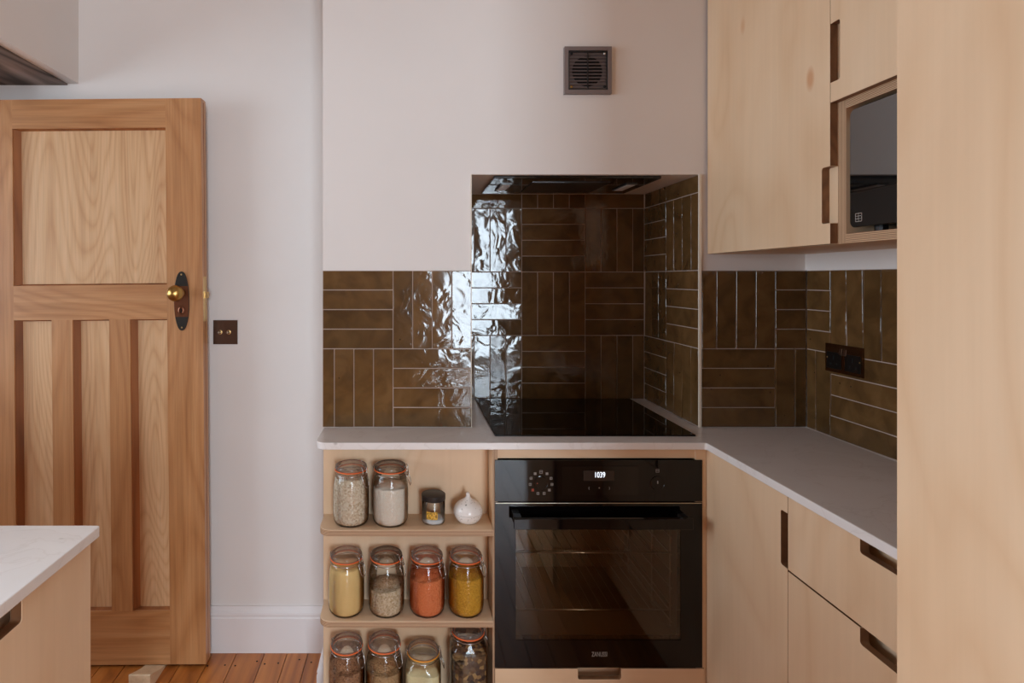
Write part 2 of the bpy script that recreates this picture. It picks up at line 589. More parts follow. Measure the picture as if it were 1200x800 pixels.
# ------------------------------------------------------------------ setting
b = BM()
box(b, XL - 0.1, XRR + 0.1, YR - 0.1, YN + 0.4, -0.12, -0.018)
PX0, PY0 = -1.75, -1.2                                 # loose boards are laid where the picture can show them
box(b, XL, PX0, YR, YW, -0.018, 0); box(b, PX0, XR, YR, PY0, -0.018, 0); box(b, XR, XRR, YR, YJ, -0.018, 0)
for f in b.faces:
    f.material_index = 1 if f.calc_center_median().z > -0.017 else 0
floor = tag(obj('floor', b, ['gap', 'floor']), 'worn orange brown pine floorboards below the door', 'floor', kind='structure')
edges = [-0.7317, -0.6414, -0.5385, -0.456, -0.380, -0.290]
while edges[-1] < XR:
    edges.append(edges[-1] + random.uniform(0.084, 0.102))
while edges[0] > PX0:
    edges.insert(0, edges[0] - random.uniform(0.084, 0.102))
for i in range(len(edges) - 1):
    x0, x1 = max(edges[i], PX0), min(edges[i + 1], XR)
    if x1 - x0 < 0.01:
        continue
    js = random.uniform(-0.6, 1.0)
    for y0, y1 in ((PY0, js), (js, YW + 0.02)):
        bx('plank', 'floor', floor, x0 + 0.0012, x1 - 0.0012, y0 + 0.001, y1 - 0.001, -0.018, random.uniform(-0.0008, 0.0), 0.0012, 1)
# old nail holes driven beside the wall
for i, x in enumerate((-0.72, -0.66, -0.625, -0.56, -0.52, -0.475, -0.40, -0.365)):
    b = BM()
    lathe(b, [(0.0035, 0.0), (0.0035, 0.0006)], (x + random.uniform(-.006, .006), 2.075 + random.uniform(-.02, .02), 0.0), 8, True)
    obj('nail', b, 'black_hole', floor)

b = BM()
RX0, RX1, RY0, RY1 = -1.30, 0.60, -1.70, -0.20      # hole for the added rooflight
for a in ((XL - 0.1, RX0, YR - 0.1, YN + 0.4), (RX1, XRR + 0.1, YR - 0.1, YN + 0.4), (RX0, RX1, YR - 0.1, RY0), (RX0, RX1, RY1, YN + 0.4)):
    box(b, a[0], a[1], a[2], a[3], ZC, ZC + 0.16)
tag(obj('ceiling', b, 'ceiling'), 'plain white ceiling over the kitchen', 'ceiling', kind='structure')

b = BM(); box(b, XL, XB0, YW, YW + 0.15, 0, ZC)
tag(obj('wall_back', b, 'plaster'), 'warm white alcove wall behind the open door', 'wall', kind='structure')

# chimney breast with the hob niche cut into it (niche runs down behind the oven)
b = BM()
box(b, XB0, XN0, YB + G, YN + 0.3, 0, ZC)
box(b, XN1 + G, XR, YB + G, YN + 0.3, 0, ZC)
box(b, XN0, XN1 + G, YB + G, YN + 0.3, ZN, ZC)
box(b, XN0, XN1 + G, YN + G, YN + 0.3, 0, ZN)
breast = tag(obj('wall_chimney_breast', b, 'plaster'), 'white chimney breast with a brown tiled hob niche', 'wall', kind='structure')

b = BM(); box(b, XR + G, XR + 0.15, YJ, YN + 0.3, 0, ZC)
box(b, XR, XR + G, YJ, YB + G, ZT, ZC); box(b, XR, XR + G, YJ, YB + G, 0, ZW)
box(b, XR + 0.15, XRR, YJ, YJ + 0.15, 0, ZC); box(b, XRR, XRR + 0.12, YR, YJ + 0.15, 0, ZC)
wright = tag(obj('wall_right', b, 'plaster'), 'right hand wall tiled brown above the worktop', 'wall', kind='structure')

# beam over the opening on the left, dark timber let into its underside
b = BM(); box(b, -1.60, -1.235, 0.2, YW, 2.10, ZC)
tag(obj('wall_left', b, 'plaster'), 'white boxed bulkhead above the wooden door', 'wall', kind='structure')
bx_l = BM(); box(bx_l, -1.60, -1.275, 0.4, YW - 0.002, 2.094, 2.10)
tag(obj('trim_1', bx_l, 'lintel'), 'dark rough timber set under the white bulkhead', 'trim', kind='structure')
# jamb the door hangs from
b = BM(); box(b, -1.62, -1.540, 2.03, YW, 0, 2.094)
tag(obj('trim_2', b, 'door_z'), 'wooden door jamb at the hinge side of the door', 'trim', kind='structure')

# rear and far side walls, each with a glazed opening that lets the daylight in
def wall_with_hole(name, label, along, pos, thick, a0, a1, holes):
    b = BM()
    def B(u0, u1, zz0, zz1):
        if along == 'x':
            box(b, u0, u1, pos - thick, pos, zz0, zz1)
        else:
            box(b, pos - thick, pos, u0, u1, zz0, zz1)
    u = a0
    for h0, h1, z0, z1 in holes:
        B(u, h0, 0, ZC); B(h0, h1, z1, ZC); B(h0, h1, 0, z0)
        u = h1
    B(u, a1, 0, ZC)
    return tag(obj(name, b, 'plaster'), label, 'wall', kind='structure')
wall_with_hole('wall_rear', 'white rear wall with a glazed door', 'x', YR, 0.12, XL, XRR, [(0.55, 2.0, 0.10, 2.60)])
wall_with_hole('wall_side', 'white far side wall with a wide window', 'y', XL, 0.12, YR, YW, [(-2.2, -0.3, 0.75, 2.25), (0.0, 1.6, 0.75, 2.25)])

def window(name, label, along, pos, u0, u1, z0, z1, nu, nz):
    b = BM(); 
    mid = pos - 0.06
    def B(bm, a0, a1, c0, c1, t=0.025):
        if along == 'x':
            box(bm, a0, a1, mid - t, mid + t, c0, c1)
        else:
            box(bm, mid - t, mid + t, a0, a1, c0, c1)
    f = 0.05
    B(b, u0, u0 + f, z0, z1); B(b, u1 - f, u1, z0, z1); B(b, u0 + f, u1 - f, z0, z0 + f); B(b, u0 + f, u1 - f, z1 - f, z1)
    w_ = tag(obj(name, b, 'gloss_white'), label, 'window', kind='structure')
    for i in range(1, nu):
        c = u0 + (u1 - u0) * i / nu
        b = BM(); B(b, c - 0.015, c + 0.015, z0 + f, z1 - f, 0.02); obj('glazing_bar', b, 'gloss_white', w_)
    for i in range(1, nz):
        c = z0 + (z1 - z0) * i / nz
        b = BM(); B(b, u0 + f, u1 - f, c - 0.015, c + 0.015, 0.018); obj('glazing_bar', b, 'gloss_white', w_)
    b = BM(); B(b, u0 + f, u1 - f, z0 + f, z1 - f, 0.002); obj('pane', b, 'pane', w_)

window('window_1', 'white framed glazed door in the rear wall', 'x', YR, 0.55, 2.0, 0.10, 2.60, 2, 3)
window('window_2', 'wide white framed window in the far side wall', 'y', XL, -2.2, -0.3, 0.75, 2.25, 2, 1)
window('added_side_window', 'smaller white framed window added to the far side wall for light', 'y', XL, 0.0, 1.6, 0.75, 2.25, 2, 1)
b = BM()
for a in ((RX0, RX0 + 0.05, RY0, RY1), (RX1 - 0.05, RX1, RY0, RY1), (RX0 + 0.05, RX1 - 0.05, RY0, RY0 + 0.05), (RX0 + 0.05, RX1 - 0.05, RY1 - 0.05, RY1)):
    box(b, a[0], a[1], a[2], a[3], ZC + 0.10, ZC + 0.15)
roof = tag(obj('added_rooflight', b, 'gloss_white'), 'white framed rooflight added to the ceiling for light', 'window', kind='structure')
bx('glazing_bar', 'gloss_white', roof, (RX0 + RX1) / 2 - 0.02, (RX0 + RX1) / 2 + 0.02, RY0 + 0.05, RY1 - 0.05, ZC + 0.105, ZC + 0.145)
bx('pane', 'pane', roof, RX0 + 0.05, RX1 - 0.05, RY0 + 0.05, RY1 - 0.05, ZC + 0.122, ZC + 0.126)
# skirting
def skirt(name, label, axis, u0, u1, back, sgn):
    pr = [(0, 0), (0.020, 0), (0.020, 0.126), (0.0165, 0.130), (0.0165, 0.134), (0.019, 0.139), (0.0175, 0.146), (0.012, 0.152), (0.009, 0.158), (0.007, 0.166), (0, 0.166)]
    b = BM()
    pts = [(back + sgn * d, z) for d, z in pr]
    prism(b, pts, 'YZ' if axis == 'x' else 'XZ', u0, u1, 0)
    tag(obj(name, b, 'gloss_white'), label, 'skirting', kind='structure')
skirt('baseboard_back', 'white moulded skirting board along the alcove wall', 'x', -1.535, XB0 - 0.020, YW, -1)
skirt('baseboard_chimney_breast', 'short white skirting on the chimney breast side', 'y', YB + G, YW, XB0, -1)

# ------------------------------------------------------------------ tiles, each one its own piece
tile_cache = {}
def tile_piece(parent, plane, u0, u1, z0, z1, face, sgn, lean=0.0):
    g = 0.0015
    du, dz, t = u1 - u0 - 2 * g, z1 - z0 - 2 * g, 0.0055
    key = (plane, round(du, 4), round(dz, 4))
    if key not in tile_cache:
        b = BM()
        if plane == 'x':
            box(b, -du / 2, du / 2, -t / 2, t / 2, -dz / 2, dz / 2)
        else:
            box(b, -t / 2, t / 2, -du / 2, du / 2, -dz / 2, dz / 2)
        bmesh.ops.bevel(b, geom=b.edges[:], offset=0.0009, segments=1, profile=0.5, affect='EDGES')
        me = bpy.data.meshes.new('tile')
        b.to_mesh(me); b.free()
        me.materials.append(M['tile'])
        tile_cache[key] = me
    o = bpy.data.objects.new('tile', tile_cache[key])
    COL.objects.link(o)
    c = (u0 + u1) / 2
    dep = face + sgn * (0.0029 + random.uniform(-0.0004, 0.0004))
    p = (c, dep, (z0 + z1) / 2) if plane == 'x' else (dep, c, (z0 + z1) / 2)
    o.parent = parent
    o.location = Vector(p) - Vector(parent['base'])
    e = lambda s: math.radians(random.gauss(0, s))
    o.rotation_euler = (e(0.35), 0, e(0.45) + math.radians(lean)) if plane == 'x' else (0, e(0.35), e(0.45))

def tile_field(parent, plane, u0, u1, z0, z1, origin, vert0, face, sgn, lean=None):
    """checkerboard of four-tile blocks; origin = a block boundary on u, vert0 = the block from origin in the lowest row stands upright"""
    # grout bed
    b = BM()
    if plane == 'x':
        box(b, u0, u1, face + sgn * 0.0030, face + sgn * G, z0, z1)
    else:
        box(b, face + sgn * 0.0030, face + sgn * G, u0, u1, z0, z1)
    obj('grout', b, 'grout', parent)
    i0, i1 = math.floor((u0 - origin) / P), math.ceil((u1 - origin) / P)
    q = P / 4
    for i in range(i0, i1):
        for j in range(0, math.ceil((z1 - z0) / P)):
            up = ((i + j) % 2 == 0) == vert0
            for k in range(4):
                if up:
                    a0, a1, c0, c1 = origin + i * P + k * q, origin + i * P + (k + 1) * q, z0 + j * P, z0 + (j + 1) * P
                else:
                    a0, a1, c0, c1 = origin + i * P, origin + (i + 1) * P, z0 + j * P + k * q, z0 + j * P + (k + 1) * q
                a0, a1, c0, c1 = max(a0, u0), min(a1, u1), max(c0, z0), min(c1, z1)
                if a1 - a0 > 0.008 and c1 - c0 > 0.008:
                    # hand-laid: the tiles of the first block column sit a touch out of true
                    tile_piece(parent, plane, a0, a1, c0, c1, face, sgn, lean * (1.0 if up else 0.45) if (lean and i == 0) else 0.0)
T0 = ZW + 0.0008
tile_field(breast, 'x', XB0, XN0, T0, ZT, XN0 - 2 * P, True, YB, 1)            # left of the hob
tile_field(breast, 'x', XN0 + 0.001, XN1, T0, ZN, 0.182, True, YN, 1, -1.1)          # niche back
tile_field(breast, 'y', YB + 0.004, YN, T0, ZN, 2.048 - P, True, XN1, 1)       # niche right cheek
tile_field(breast, 'x', XN1 + 0.0085, XR, T0, ZT, 1.142 - P, False, YB, 1)     # right of the hob
tile_field(wright, 'y', TALL_Y - 0.02, YB, T0, ZT, 1.7096 - P, False, XR, 1)   # right wall
b = BM(); box(b, XN1 + 0.0005, XN1 + 0.008, YB - 0.001, YB + G, T0, ZN)
tag(obj('trim_3', b, 'trim', bevel=0.001, seg=1), 'cream edge strip beside the niche tiles', 'trim', kind='structure')
b = BM(); box(b, XN0 - 0.002, XN0 + 0.0005, YB - 0.0005, YB + G, T0, ZN)
tag(obj('trim_4', b, 'trim'), 'thin cream edge strip on the left of the niche', 'trim', kind='structure')

# ------------------------------------------------------------------ worktop (one continuous L) and hob
b = BM()
XWF = 0.8386
pts = [(-0.274, YB, 0), (-0.274, YF, 0.032), (XWF, YF, 0.006), (XWF, TALL_Y, 0), (XR, TALL_Y, 0), (XR, YB, 0), (XN1, YB, 0), (XN1, YN, 0), (XN0, YN, 0), (XN0, YB, 0)]
prism(b, rounded(pts, 8), 'XY', 0.89, ZW, 0)
worktop = obj('worktop', b, 'quartz', bevel=0.0018, seg=2, smooth=False)
tag(worktop, 'pale quartz corner worktop holding the black hob', 'worktop')

b = BM()
hx0, hx1, hy0, hy1 = 0.2465, 0.8440, 1.709, 2.229
prism(b, rounded([(hx0, hy0, .006), (hx1, hy0, .006), (hx1, hy1, .006), (hx0, hy1, .006)]), 'XY', ZW, ZW + 0.0045, 0)
hob = thing('induction_hob', 'flat black glass hob set in the worktop niche', 'hob', ((hx0 + hx1) / 2, (hy0 + hy1) / 2, ZW))
obj('glass_plate', b, 'hob', hob, bevel=0.0015, seg=2)

# extractor let into the niche ceiling
hood = thing('extractor_hood', 'black built-in extractor in the ceiling of the tiled niche', 'extractor', (0.52, 1.99, ZN - 0.022))
b = BM(); prism(b, [(0.262, 1.836), (0.795, 1.836), (0.795, 2.160), (0.262, 2.160)], 'XY', ZN - 0.010, ZN, 0)
obj('glass_panel', b, 'black_glass', hood, bevel=0.002)
bx('filter', 'steel_grey', hood, 0.40, 0.655, 1.90, 2.12, ZN - 0.0125, ZN - 0.010, 0.001, 1)
for x in (0.318, 0.737):
    b = BM(); box(b, x - 0.019, x + 0.019, 1.93, 2.07, ZN - 0.0135, ZN - 0.010)
    l = obj('lamp_surround', b, 'steel_grey', hood, bevel=0.001, seg=1)
    bx('lamp_lens', 'hood_lamp', l, x - 0.014, x + 0.014, 1.94, 2.06, ZN - 0.0148, ZN - 0.0135, 0.0006, 1)

# ------------------------------------------------------------------ open shelf unit left of the oven
SH = [0.6617, 0.402, 0.142]
SY0, SY1 = 1.643, 1.757
unit = thing('open_shelf_unit', 'birch plywood open shelf unit with rounded shelves beside the oven', 'shelf unit', (-0.015, 1.70, 0))
b = BM(); prism(b, [(-0.267, 0.0), (0.233, 0.0), (0.233, 0.8895), (-0.267, 0.8895)], 'XZ', SY1, SY1 + 0.015)
obj('back_panel', b, ['ply_z', 'edge_y'], unit)
for z in SH:
    b = BM()
    prism(b, rounded([(-0.264, SY1, 0), (-0.264, SY0, 0.034), (0.2335, SY0, 0), (0.2335, SY1, 0)], 8), 'XY', z - 0.018, z)
    obj('shelf', b, ['ply_x', 'edge_z'], unit, bevel=0.0012, seg=1)
bx('plinth', 'ply_x', unit, -0.250, 0.233, 1.69, 1.705, 0.0, 0.124)

# ------------------------------------------------------------------ oven housing
house = thing('oven_housing', 'birch plywood housing that frames the built-in oven', 'cabinet', (0.54, 1.9, 0))
for x0, x1 in ((0.2345, 0.2485), (0.8190, 0.8497)):
    b = BM(); prism(b, [(YO + 0.004, 0), (2.20, 0), (2.20, 0.8895), (YO + 0.004, 0.8895)], 'YZ', x0, x1)
    obj('side_panel', b, ['ply_z', 'edge_x' if x0 < 0.5 else 'ply_z'], house)
b = BM(); prism(b, [(0.2485, 0.8585), (0.8190, 0.8585), (0.8190, 0.8895), (0.2485, 0.8895)], 'XZ', YO + 0.010, YO + 0.028)
obj('top_rail', b, ['ply_x', 'edge_y'], house)
bx('oven_shelf', 'ply_x', house, 0.2485, 0.8190, YO + 0.03, 2.19, 0.236, 0.254)
NW, ND, NR = 0.124, 0.031, 0.0055
def notch_top(a0, a1, z0, z1, c, r=NR, wd=NW, dp=ND):
    return rounded([(a0, z0, 0), (a1, z0, 0), (a1, z1, 0), (c + wd / 2, z1, 0), (c + wd / 2, z1 - dp, r), (c - wd / 2, z1 - dp, r), (c - wd / 2, z1, 0), (a0, z1, 0)])
b = BM(); prism(b, notch_top(0.2405, 0.8425, 0.10, 0.2565, 0.541), 'XZ', YO, YO + 0.018)
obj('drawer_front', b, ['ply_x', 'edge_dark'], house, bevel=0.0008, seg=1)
bx('plinth', 'ply_x', house, 0.2485, 0.8190, 1.71, 1.725, 0.0, 0.10)
bx('drawer_box', 'ply_x', house, 0.26, 0.81, YO + 0.042, 2.15, 0.11, 0.232)

# ------------------------------------------------------------------ oven
ox0, ox1, oz0, oz1 = 0.2402, 0.8358, 0.2600, 0.8557
oven = thing('built_in_oven', 'black built-in electric oven with glass door below the hob', 'oven', ((ox0 + ox1) / 2, 1.9, 0.254))
zp = 0.7360
cx0, cx1, cz0, cz1 = 0.300, 0.776, 0.325, 0.672       # cavity mouth
b = BM()                                             # housing made of five slabs round the cavity
yb0, yb1 = YO + 0.030, 2.17
box(b, 0.2525, cx0, yb0, yb1, 0.262, 0.852); box(b, cx1, 0.8150, yb0, yb1, 0.262, 0.852)
box(b, cx0, cx1, yb0, yb1, 0.262, cz0); box(b, cx0, cx1, yb0, yb1, cz1, 0.852)
box(b, cx0, cx1, yb1 - 0.06, yb1, cz0, cz1)
obj('housing', b, 'enamel', oven)
panel = bx('control_panel', 'oven_black', oven, ox0, ox1, YO, YO + 0.028, zp + 0.0015, oz1, 0.002)
yt = YO - 0.0004
def px(x):
    return (x - 482) / 408.0
def pz(y):
    return H - (y - 326.5) / 408.0
bx('display_window', 'black_glass', panel, px(658), px(748), YO - 0.0012, YO, pz(580), pz(546), 0.0004, 1)
M['display_lit'] = plain('dim_display_film', srgb(46, 36, 30), 0.2)
bx('display_film', 'display_lit', panel, px(683.5), px(719.5), YO - 0.0020, YO - 0.0012, pz(563), pz(551))
text('clock_digits', '1039', 0.0225, 'clock', at_my(px(702.5), YO - 0.0024, pz(556.2)), panel, 0.72)
for x, s in ((690, '('), (702, '+'), (714, ')')):
    text('touch_symbol', s, 0.009, 'silver_print', at_my(px(x), YO - 0.0014, pz(571.5)), panel)
for kx in (634.0, 770.5):
    b = BM()
    lathe(b, [(0.021, 0.0), (0.021, -0.0012), (0.0195, -0.0016), (0.019, -0.001), (0.0, -0.001)], (px(kx), YO, pz(566)), 32, axis='y')
    k = obj('knob', b, 'oven_black', panel, smooth='auto')
    bx('pointer', 'red_print' if kx < 700 else 'silver_print', panel, px(kx) - 0.0012 - (0.011 if kx < 700 else 0), px(kx) + 0.0012 - (0.011 if kx < 700 else 0), YO - 0.0022, YO - 0.0012, pz(566) - 0.001, pz(566) + 0.001 + (0 if kx < 700 else 0.006))
for i in range(11):
    an = math.radians(90 - i * 360 / 11)
    r = 0.0315
    cx, cz = px(634) + r * math.cos(an), pz(566) + r * math.sin(an) + 0.001
    b = BM()
    s = 0.0036 if i else 0.0046
    for u0, u1, v0, v1 in ((-s, s, s - .001, s), (-s, s, -s, -s + .001), (-s, -s + .001, -s, s), (s - .001, s, -s, s)):
        box(b, cx + u0, cx + u1, YO - 0.0006, YO, cz + v0, cz + v1)
    if i % 3 == 0:
        box(b, cx - s, cx + s, YO - 0.0006, YO, cz - .0005, cz + .0005)
    elif i % 3 == 1:
        box(b, cx - .0018, cx + .0018, YO - 0.0006, YO, cz - .0018, cz + .0018)
    else:
        box(b, cx - .0005, cx + .0005, YO - 0.0006, YO, cz - s, cz + s)
    obj('printed_symbol', b, 'red_print' if i == 7 else 'silver_print', panel)
b = BM()
cx, cz, s = px(770.5), pz(551.5), 0.0046
for v in (-s, -.0003, s - .0008):
    box(b, cx - s, cx + s, YO - 0.0006, YO, cz + v, cz + v + .0009)
box(b, cx - s, cx - s + .0009, YO - 0.0006, YO, cz - s, cz + s); box(b, cx + s - .0009, cx + s, YO - 0.0006, YO, cz - s, cz + s)
obj('printed_symbol', b, 'silver_print', panel)
bx('indicator', 'silver_print', panel, px(746), px(747.4), YO - 0.001, YO, pz(579), pz(577.6))

# oven door: black frame with a see-through pane
wx0, wx1, wz0, wz1 = px(604.5), px(798), pz(750), pz(618)
b = BM()
dy0, dy1 = YO, YO + 0.026
box(b, ox0, wx0, dy0, dy1, oz0, zp - 0.0015); box(b, wx1, ox1, dy0, dy1, oz0, zp - 0.0015)
box(b, wx0, wx1, dy0, dy1, oz0, wz0); box(b, wx0, wx1, dy0, dy1, wz1, zp - 0.0015)
odoor = obj('oven_door', b, 'oven_black', oven)
bx('window_glass', 'oven_glass', odoor, wx0, wx1, dy0 + 0.0008, dy0 + 0.004, wz0, wz1)
bx('top_trim', 'chrome', odoor, ox0 + 0.002, ox1 - 0.002, YO - 0.0008, YO, zp - 0.0045, zp - 0.0030)
text('maker_name', 'ZANUSSI', 0.0190, 'silver_print', at_my(px(702.5), YO - 0.0005, pz(766.5)), odoor, 0.60)
# bar handle standing off the door
b = BM()
hz0, hz1 = 0.6755, 0.7065
hxa, hxb = 0.288, 0.788
prism(b, [(YO - 0.046, hz0), (YO - 0.040, hz0 - 0.002), (YO - 0.034, hz0), (YO - 0.034, hz1), (YO - 0.040, hz1 + 0.002), (YO - 0.046, hz1 - 0.002)], 'YZ', hxa, hxb, 0)
hd = obj('handle', b, 'oven_black', odoor, bevel=0.001, seg=1)
for x in (hxa + 0.004, hxb - 0.024):
    bx('handle_post', 'black_plastic', odoor, x, x + 0.02, YO - 0.035, YO, hz0 + 0.004, hz1 - 0.004, 0.001, 1)
# wire racks and side ladders inside
def rack(z, name='rack'):
    b = BM()
    y0, y1 = yb0 + 0.02, yb1 - 0.09
    tube(b, [(cx0 + 0.012, y0, z), (cx1 - 0.012, y0, z), (cx1 - 0.012, y1, z), (cx0 + 0.012, y1, z)], 0.003, 6, True)
    for k in range(1, 16):
        x = cx0 + 0.012 + (cx1 - cx0 - 0.024) * k / 16
        tube(b, [(x, y0, z), (x, y1, z)], 0.0014, 5)
    obj(name, b, 'chrome', oven, smooth=True)
rack(0.567); rack(0.398)
for x in (cx0 + 0.006, cx1 - 0.006):
    b = BM()
    for y in (yb0 + 0.03, yb0 + 0.16, yb1 - 0.12):
        tube(b, [(x, y, cz0 + 0.02), (x, y, cz1 - 0.02)], 0.0024, 6)
    for z in (0.36, 0.41, 0.46, 0.51, 0.56, 0.61):
        tube(b, [(x, yb0 + 0.02, z), (x, yb1 - 0.10, z)], 0.0022, 6)
    obj('side_rack', b, 'chrome', oven, smooth=True)

# ------------------------------------------------------------------ base cabinets along the right wall
XD = 0.850
YD = 1.305
def front(parent, name, y0, y1, z0, z1, x, notch=None, grain='ply_z', th=0.018):
    """a plywood front facing -X with a finger notch cut into one edge"""
    if notch is None:
        pts = [(y0, z0), (y1, z0), (y1, z1), (y0, z1)]
    elif notch[0] == 'top':
        pts = notch_top(y0, y1, z0, z1, notch[1])
    elif notch[0] == 'far':                          # on the edge y1
        n0, n1, d = notch[1:]
        pts = rounded([(y0, z0, 0), (y1, z0, 0), (y1, n0, 0), (y1 - d, n0, NR), (y1 - d, n1, NR), (y1, n1, 0), (y1, z1, 0), (y0, z1, 0)])
    else:                                            # on the edge y0 (towards the room), from n0 to n1
        n0, n1, d = notch[1:]
        pts = rounded([(y0, z0, 0), (y1, z0, 0), (y1, z1, 0), (y0, z1, 0), (y0, n1, 0), (y0 + d, n1, NR), (y0 + d, n0, NR), (y0, n0, 0)])
    b = BM(); prism(b, pts, 'YZ', x, x + th)
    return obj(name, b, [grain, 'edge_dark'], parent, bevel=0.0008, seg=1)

base1 = thing('base_cabinet', 'birch plywood corner base cabinet next to the oven', 'cabinet', (1.05, 1.48, 0))
bx('carcass', 'ply_z', base1, XD + 0.046, XR - 0.002, YD + 0.001, YB - 0.01, 0.10, 0.8895)
front(base1, 'door', YD + 0.001, YO + 0.0036, 0.10, 0.8885, XD, ('side', 0.721, 0.846, 0.024))
bx('plinth', 'ply_y', base1, XD + 0.06, XD + 0.075, YD + 0.001, YB - 0.01, 0.0, 0.10)

base2 = thing('drawer_cabinet', 'birch plywood drawer cabinet under the worktop beside the tall unit', 'cabinet', (1.05, 1.03, 0))
bx('carcass', 'ply_y', base2, XD + 0.046, XR - 0.002, TALL_Y + 0.001, YD - 0.001, 0.10, 0.8895)
yc = 1.033
for z0, z1 in ((0.7200, 0.8885), (0.418, 0.7160), (0.10, 0.414)):
    front(base2, 'drawer_front', TALL_Y + 0.002, YD - 0.001, z0, z1, XD, ('top', yc), 'ply_z')
bx('plinth', 'ply_y', base2, XD + 0.06, XD + 0.075, TALL_Y + 0.001, YD - 0.001, 0.0, 0.10)

# ------------------------------------------------------------------ tall unit at the right of the frame
tall = thing('tall_cabinet', 'full height pale birch plywood tall cabinet', 'cabinet', (0.94, 0.45, 0))
bx('carcass', 'ply_z', tall, 0.650, XR - 0.002, 0.15, TALL_Y - 0.001, 0.0, 2.50)
front(tall, 'door', 0.15, TALL_Y, 0.012, 2.50, 0.630, None, 'ply_z', 0.019)

# ------------------------------------------------------------------ wall cabinets
XU = 0.928
ZU0, ZU1 = 1.4535, 2.52
wc1 = thing('wall_cabinet', 'birch plywood wall cabinet with one tall door beside the chimney breast', 'wall cabinet', (1.08, 1.55, ZU0))
bx('carcass', 'ply_z', wc1, XU + 0.0185, XR - 0.002, 1.281, YB - 0.002, ZU0, ZU1)
front(wc1, 'door', 1.281, YB - 0.003, ZU0 + 0.0005, ZU1, XU, ('side', 1.500, 1.626, 0.026))

wc2 = thing('microwave_cabinet', 'birch plywood wall cabinet with an open niche for the microwave', 'wall cabinet', (1.08, 1.0, ZU0))
def carc(name, y0, y1, z0, z1, x1=XR - 0.002):
    b = BM()
    box(b, XU + 0.0185, x1, y0, y1, z0, z1)
    for f in b.faces:
        f.material_index = 1 if abs(f.calc_center_median().x - (XU + 0.0185)) < 1e-4 else 0
    return obj(name, b, ['ply_z', 'edge_z' if (z1 - z0) < 0.05 else 'edge_y'], wc2)
carc('side_panel', 1.258, 1.280, ZU0, ZU1)
carc('side_panel', TALL_Y + 0.001, TALL_Y + 0.021, ZU0, ZU1)
carc('bottom_panel', TALL_Y + 0.021, 1.258, ZU0, 1.4745)
carc('niche_shelf', TALL_Y + 0.021, 1.258, 1.748, 1.768)
carc('top_panel', TALL_Y + 0.021, 1.258, ZU1 - 0.02, ZU1)
bx('back_panel', 'ply_z', wc2, XR - 0.014, XR - 0.002, TALL_Y + 0.021, 1.258, 1.4745, ZU1 - 0.02)
front(wc2, 'door', TALL_Y + 0.002, 1.2795, 1.766, ZU1, XU, ('far', 1.810, 1.940, 0.028))

# microwave in the niche
mw = thing('microwave', 'black glass fronted microwave inside the plywood niche', 'microwave', (1.08, 1.02, 1.4745))
bx('casing', 'black_plastic', mw, 0.957, 1.215, 0.800, 1.244, 1.490, 1.736, 0.004)
b = BM()
prism(b, rounded([(0.795, 1.486, .014), (1.2485, 1.486, .014), (1.2485, 1.740, .014), (0.795, 1.740, .014)], 6), 'YZ', 0.9475, 0.957, 0)
M['mirror_glass'] = plain('mirrored_black_glass', srgb(10, 10, 11), 0.03)
M['mirror_glass'].node_tree.nodes['Principled BSDF'].inputs['IOR'].default_value = 2.5
mdoor = obj('door', b, 'mirror_glass', mw, bevel=0.0015, seg=2)
for x in (0.985, 1.19):
    for y in (0.83, 1.21):
        b = BM(); lathe(b, [(0.012, 1.4745), (0.012, 1.491)], (x, y, 0), 12, True)
        obj('foot', b, 'black_plastic', mw)
b = BM()
yi, zi, s = 1.2235, 1.5065, 0.0085
def seg_(ya, yb_, za, zb):
    box(b, 0.9470, 0.9476, yi + ya, yi + yb_, zi + za, zi + zb)
for v in (-s, -s / 3, s / 3, s):
    seg_(-s, s, v - .0006, v + .0006)
for u in (-s, 0.0, s):
    seg_(u - .0006, u + .0006, -s, s)
obj('emblem', b, 'silver_print', mdoor)

# ------------------------------------------------------------------ island at the left of the frame
isl_top = BM()
prism(isl_top, rounded([(-1.75, 0.25, 0), (-0.588, 0.25, .006), (-0.588, 1.0937, .006), (-1.75, 1.0937, 0)]), 'XY', 0.89, 0.91, 0)
tag(obj('island_worktop', isl_top, 'quartz', bevel=0.0018), 'pale quartz worktop on the island in front of the door', 'worktop')
isl = thing('island_cabinet', 'birch plywood island cabinet in front of the wooden door', 'cabinet', (-1.1, 0.67, 0))
bx('carcass', 'ply_z', isl, -1.73, -0.645, 0.262, 1.0815, 0.10, 0.8895)
bx('plinth', 'ply_y', isl, -1.68, -0.66, 0.30, 1.04, 0.0, 0.10)
b = BM(); prism(b, notch_top(0.575, 1.0815, 0.10, 0.8885, 0.828, dp=0.040), 'YZ', -0.618, -0.600)
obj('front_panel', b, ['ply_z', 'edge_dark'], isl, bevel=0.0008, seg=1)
b = BM(); prism(b, notch_top(0.262, 0.572, 0.10, 0.8885, 0.417, dp=0.040), 'YZ', -0.618, -0.600)
obj('front_panel', b, ['ply_z', 'edge_dark'], isl, bevel=0.0008, seg=1)

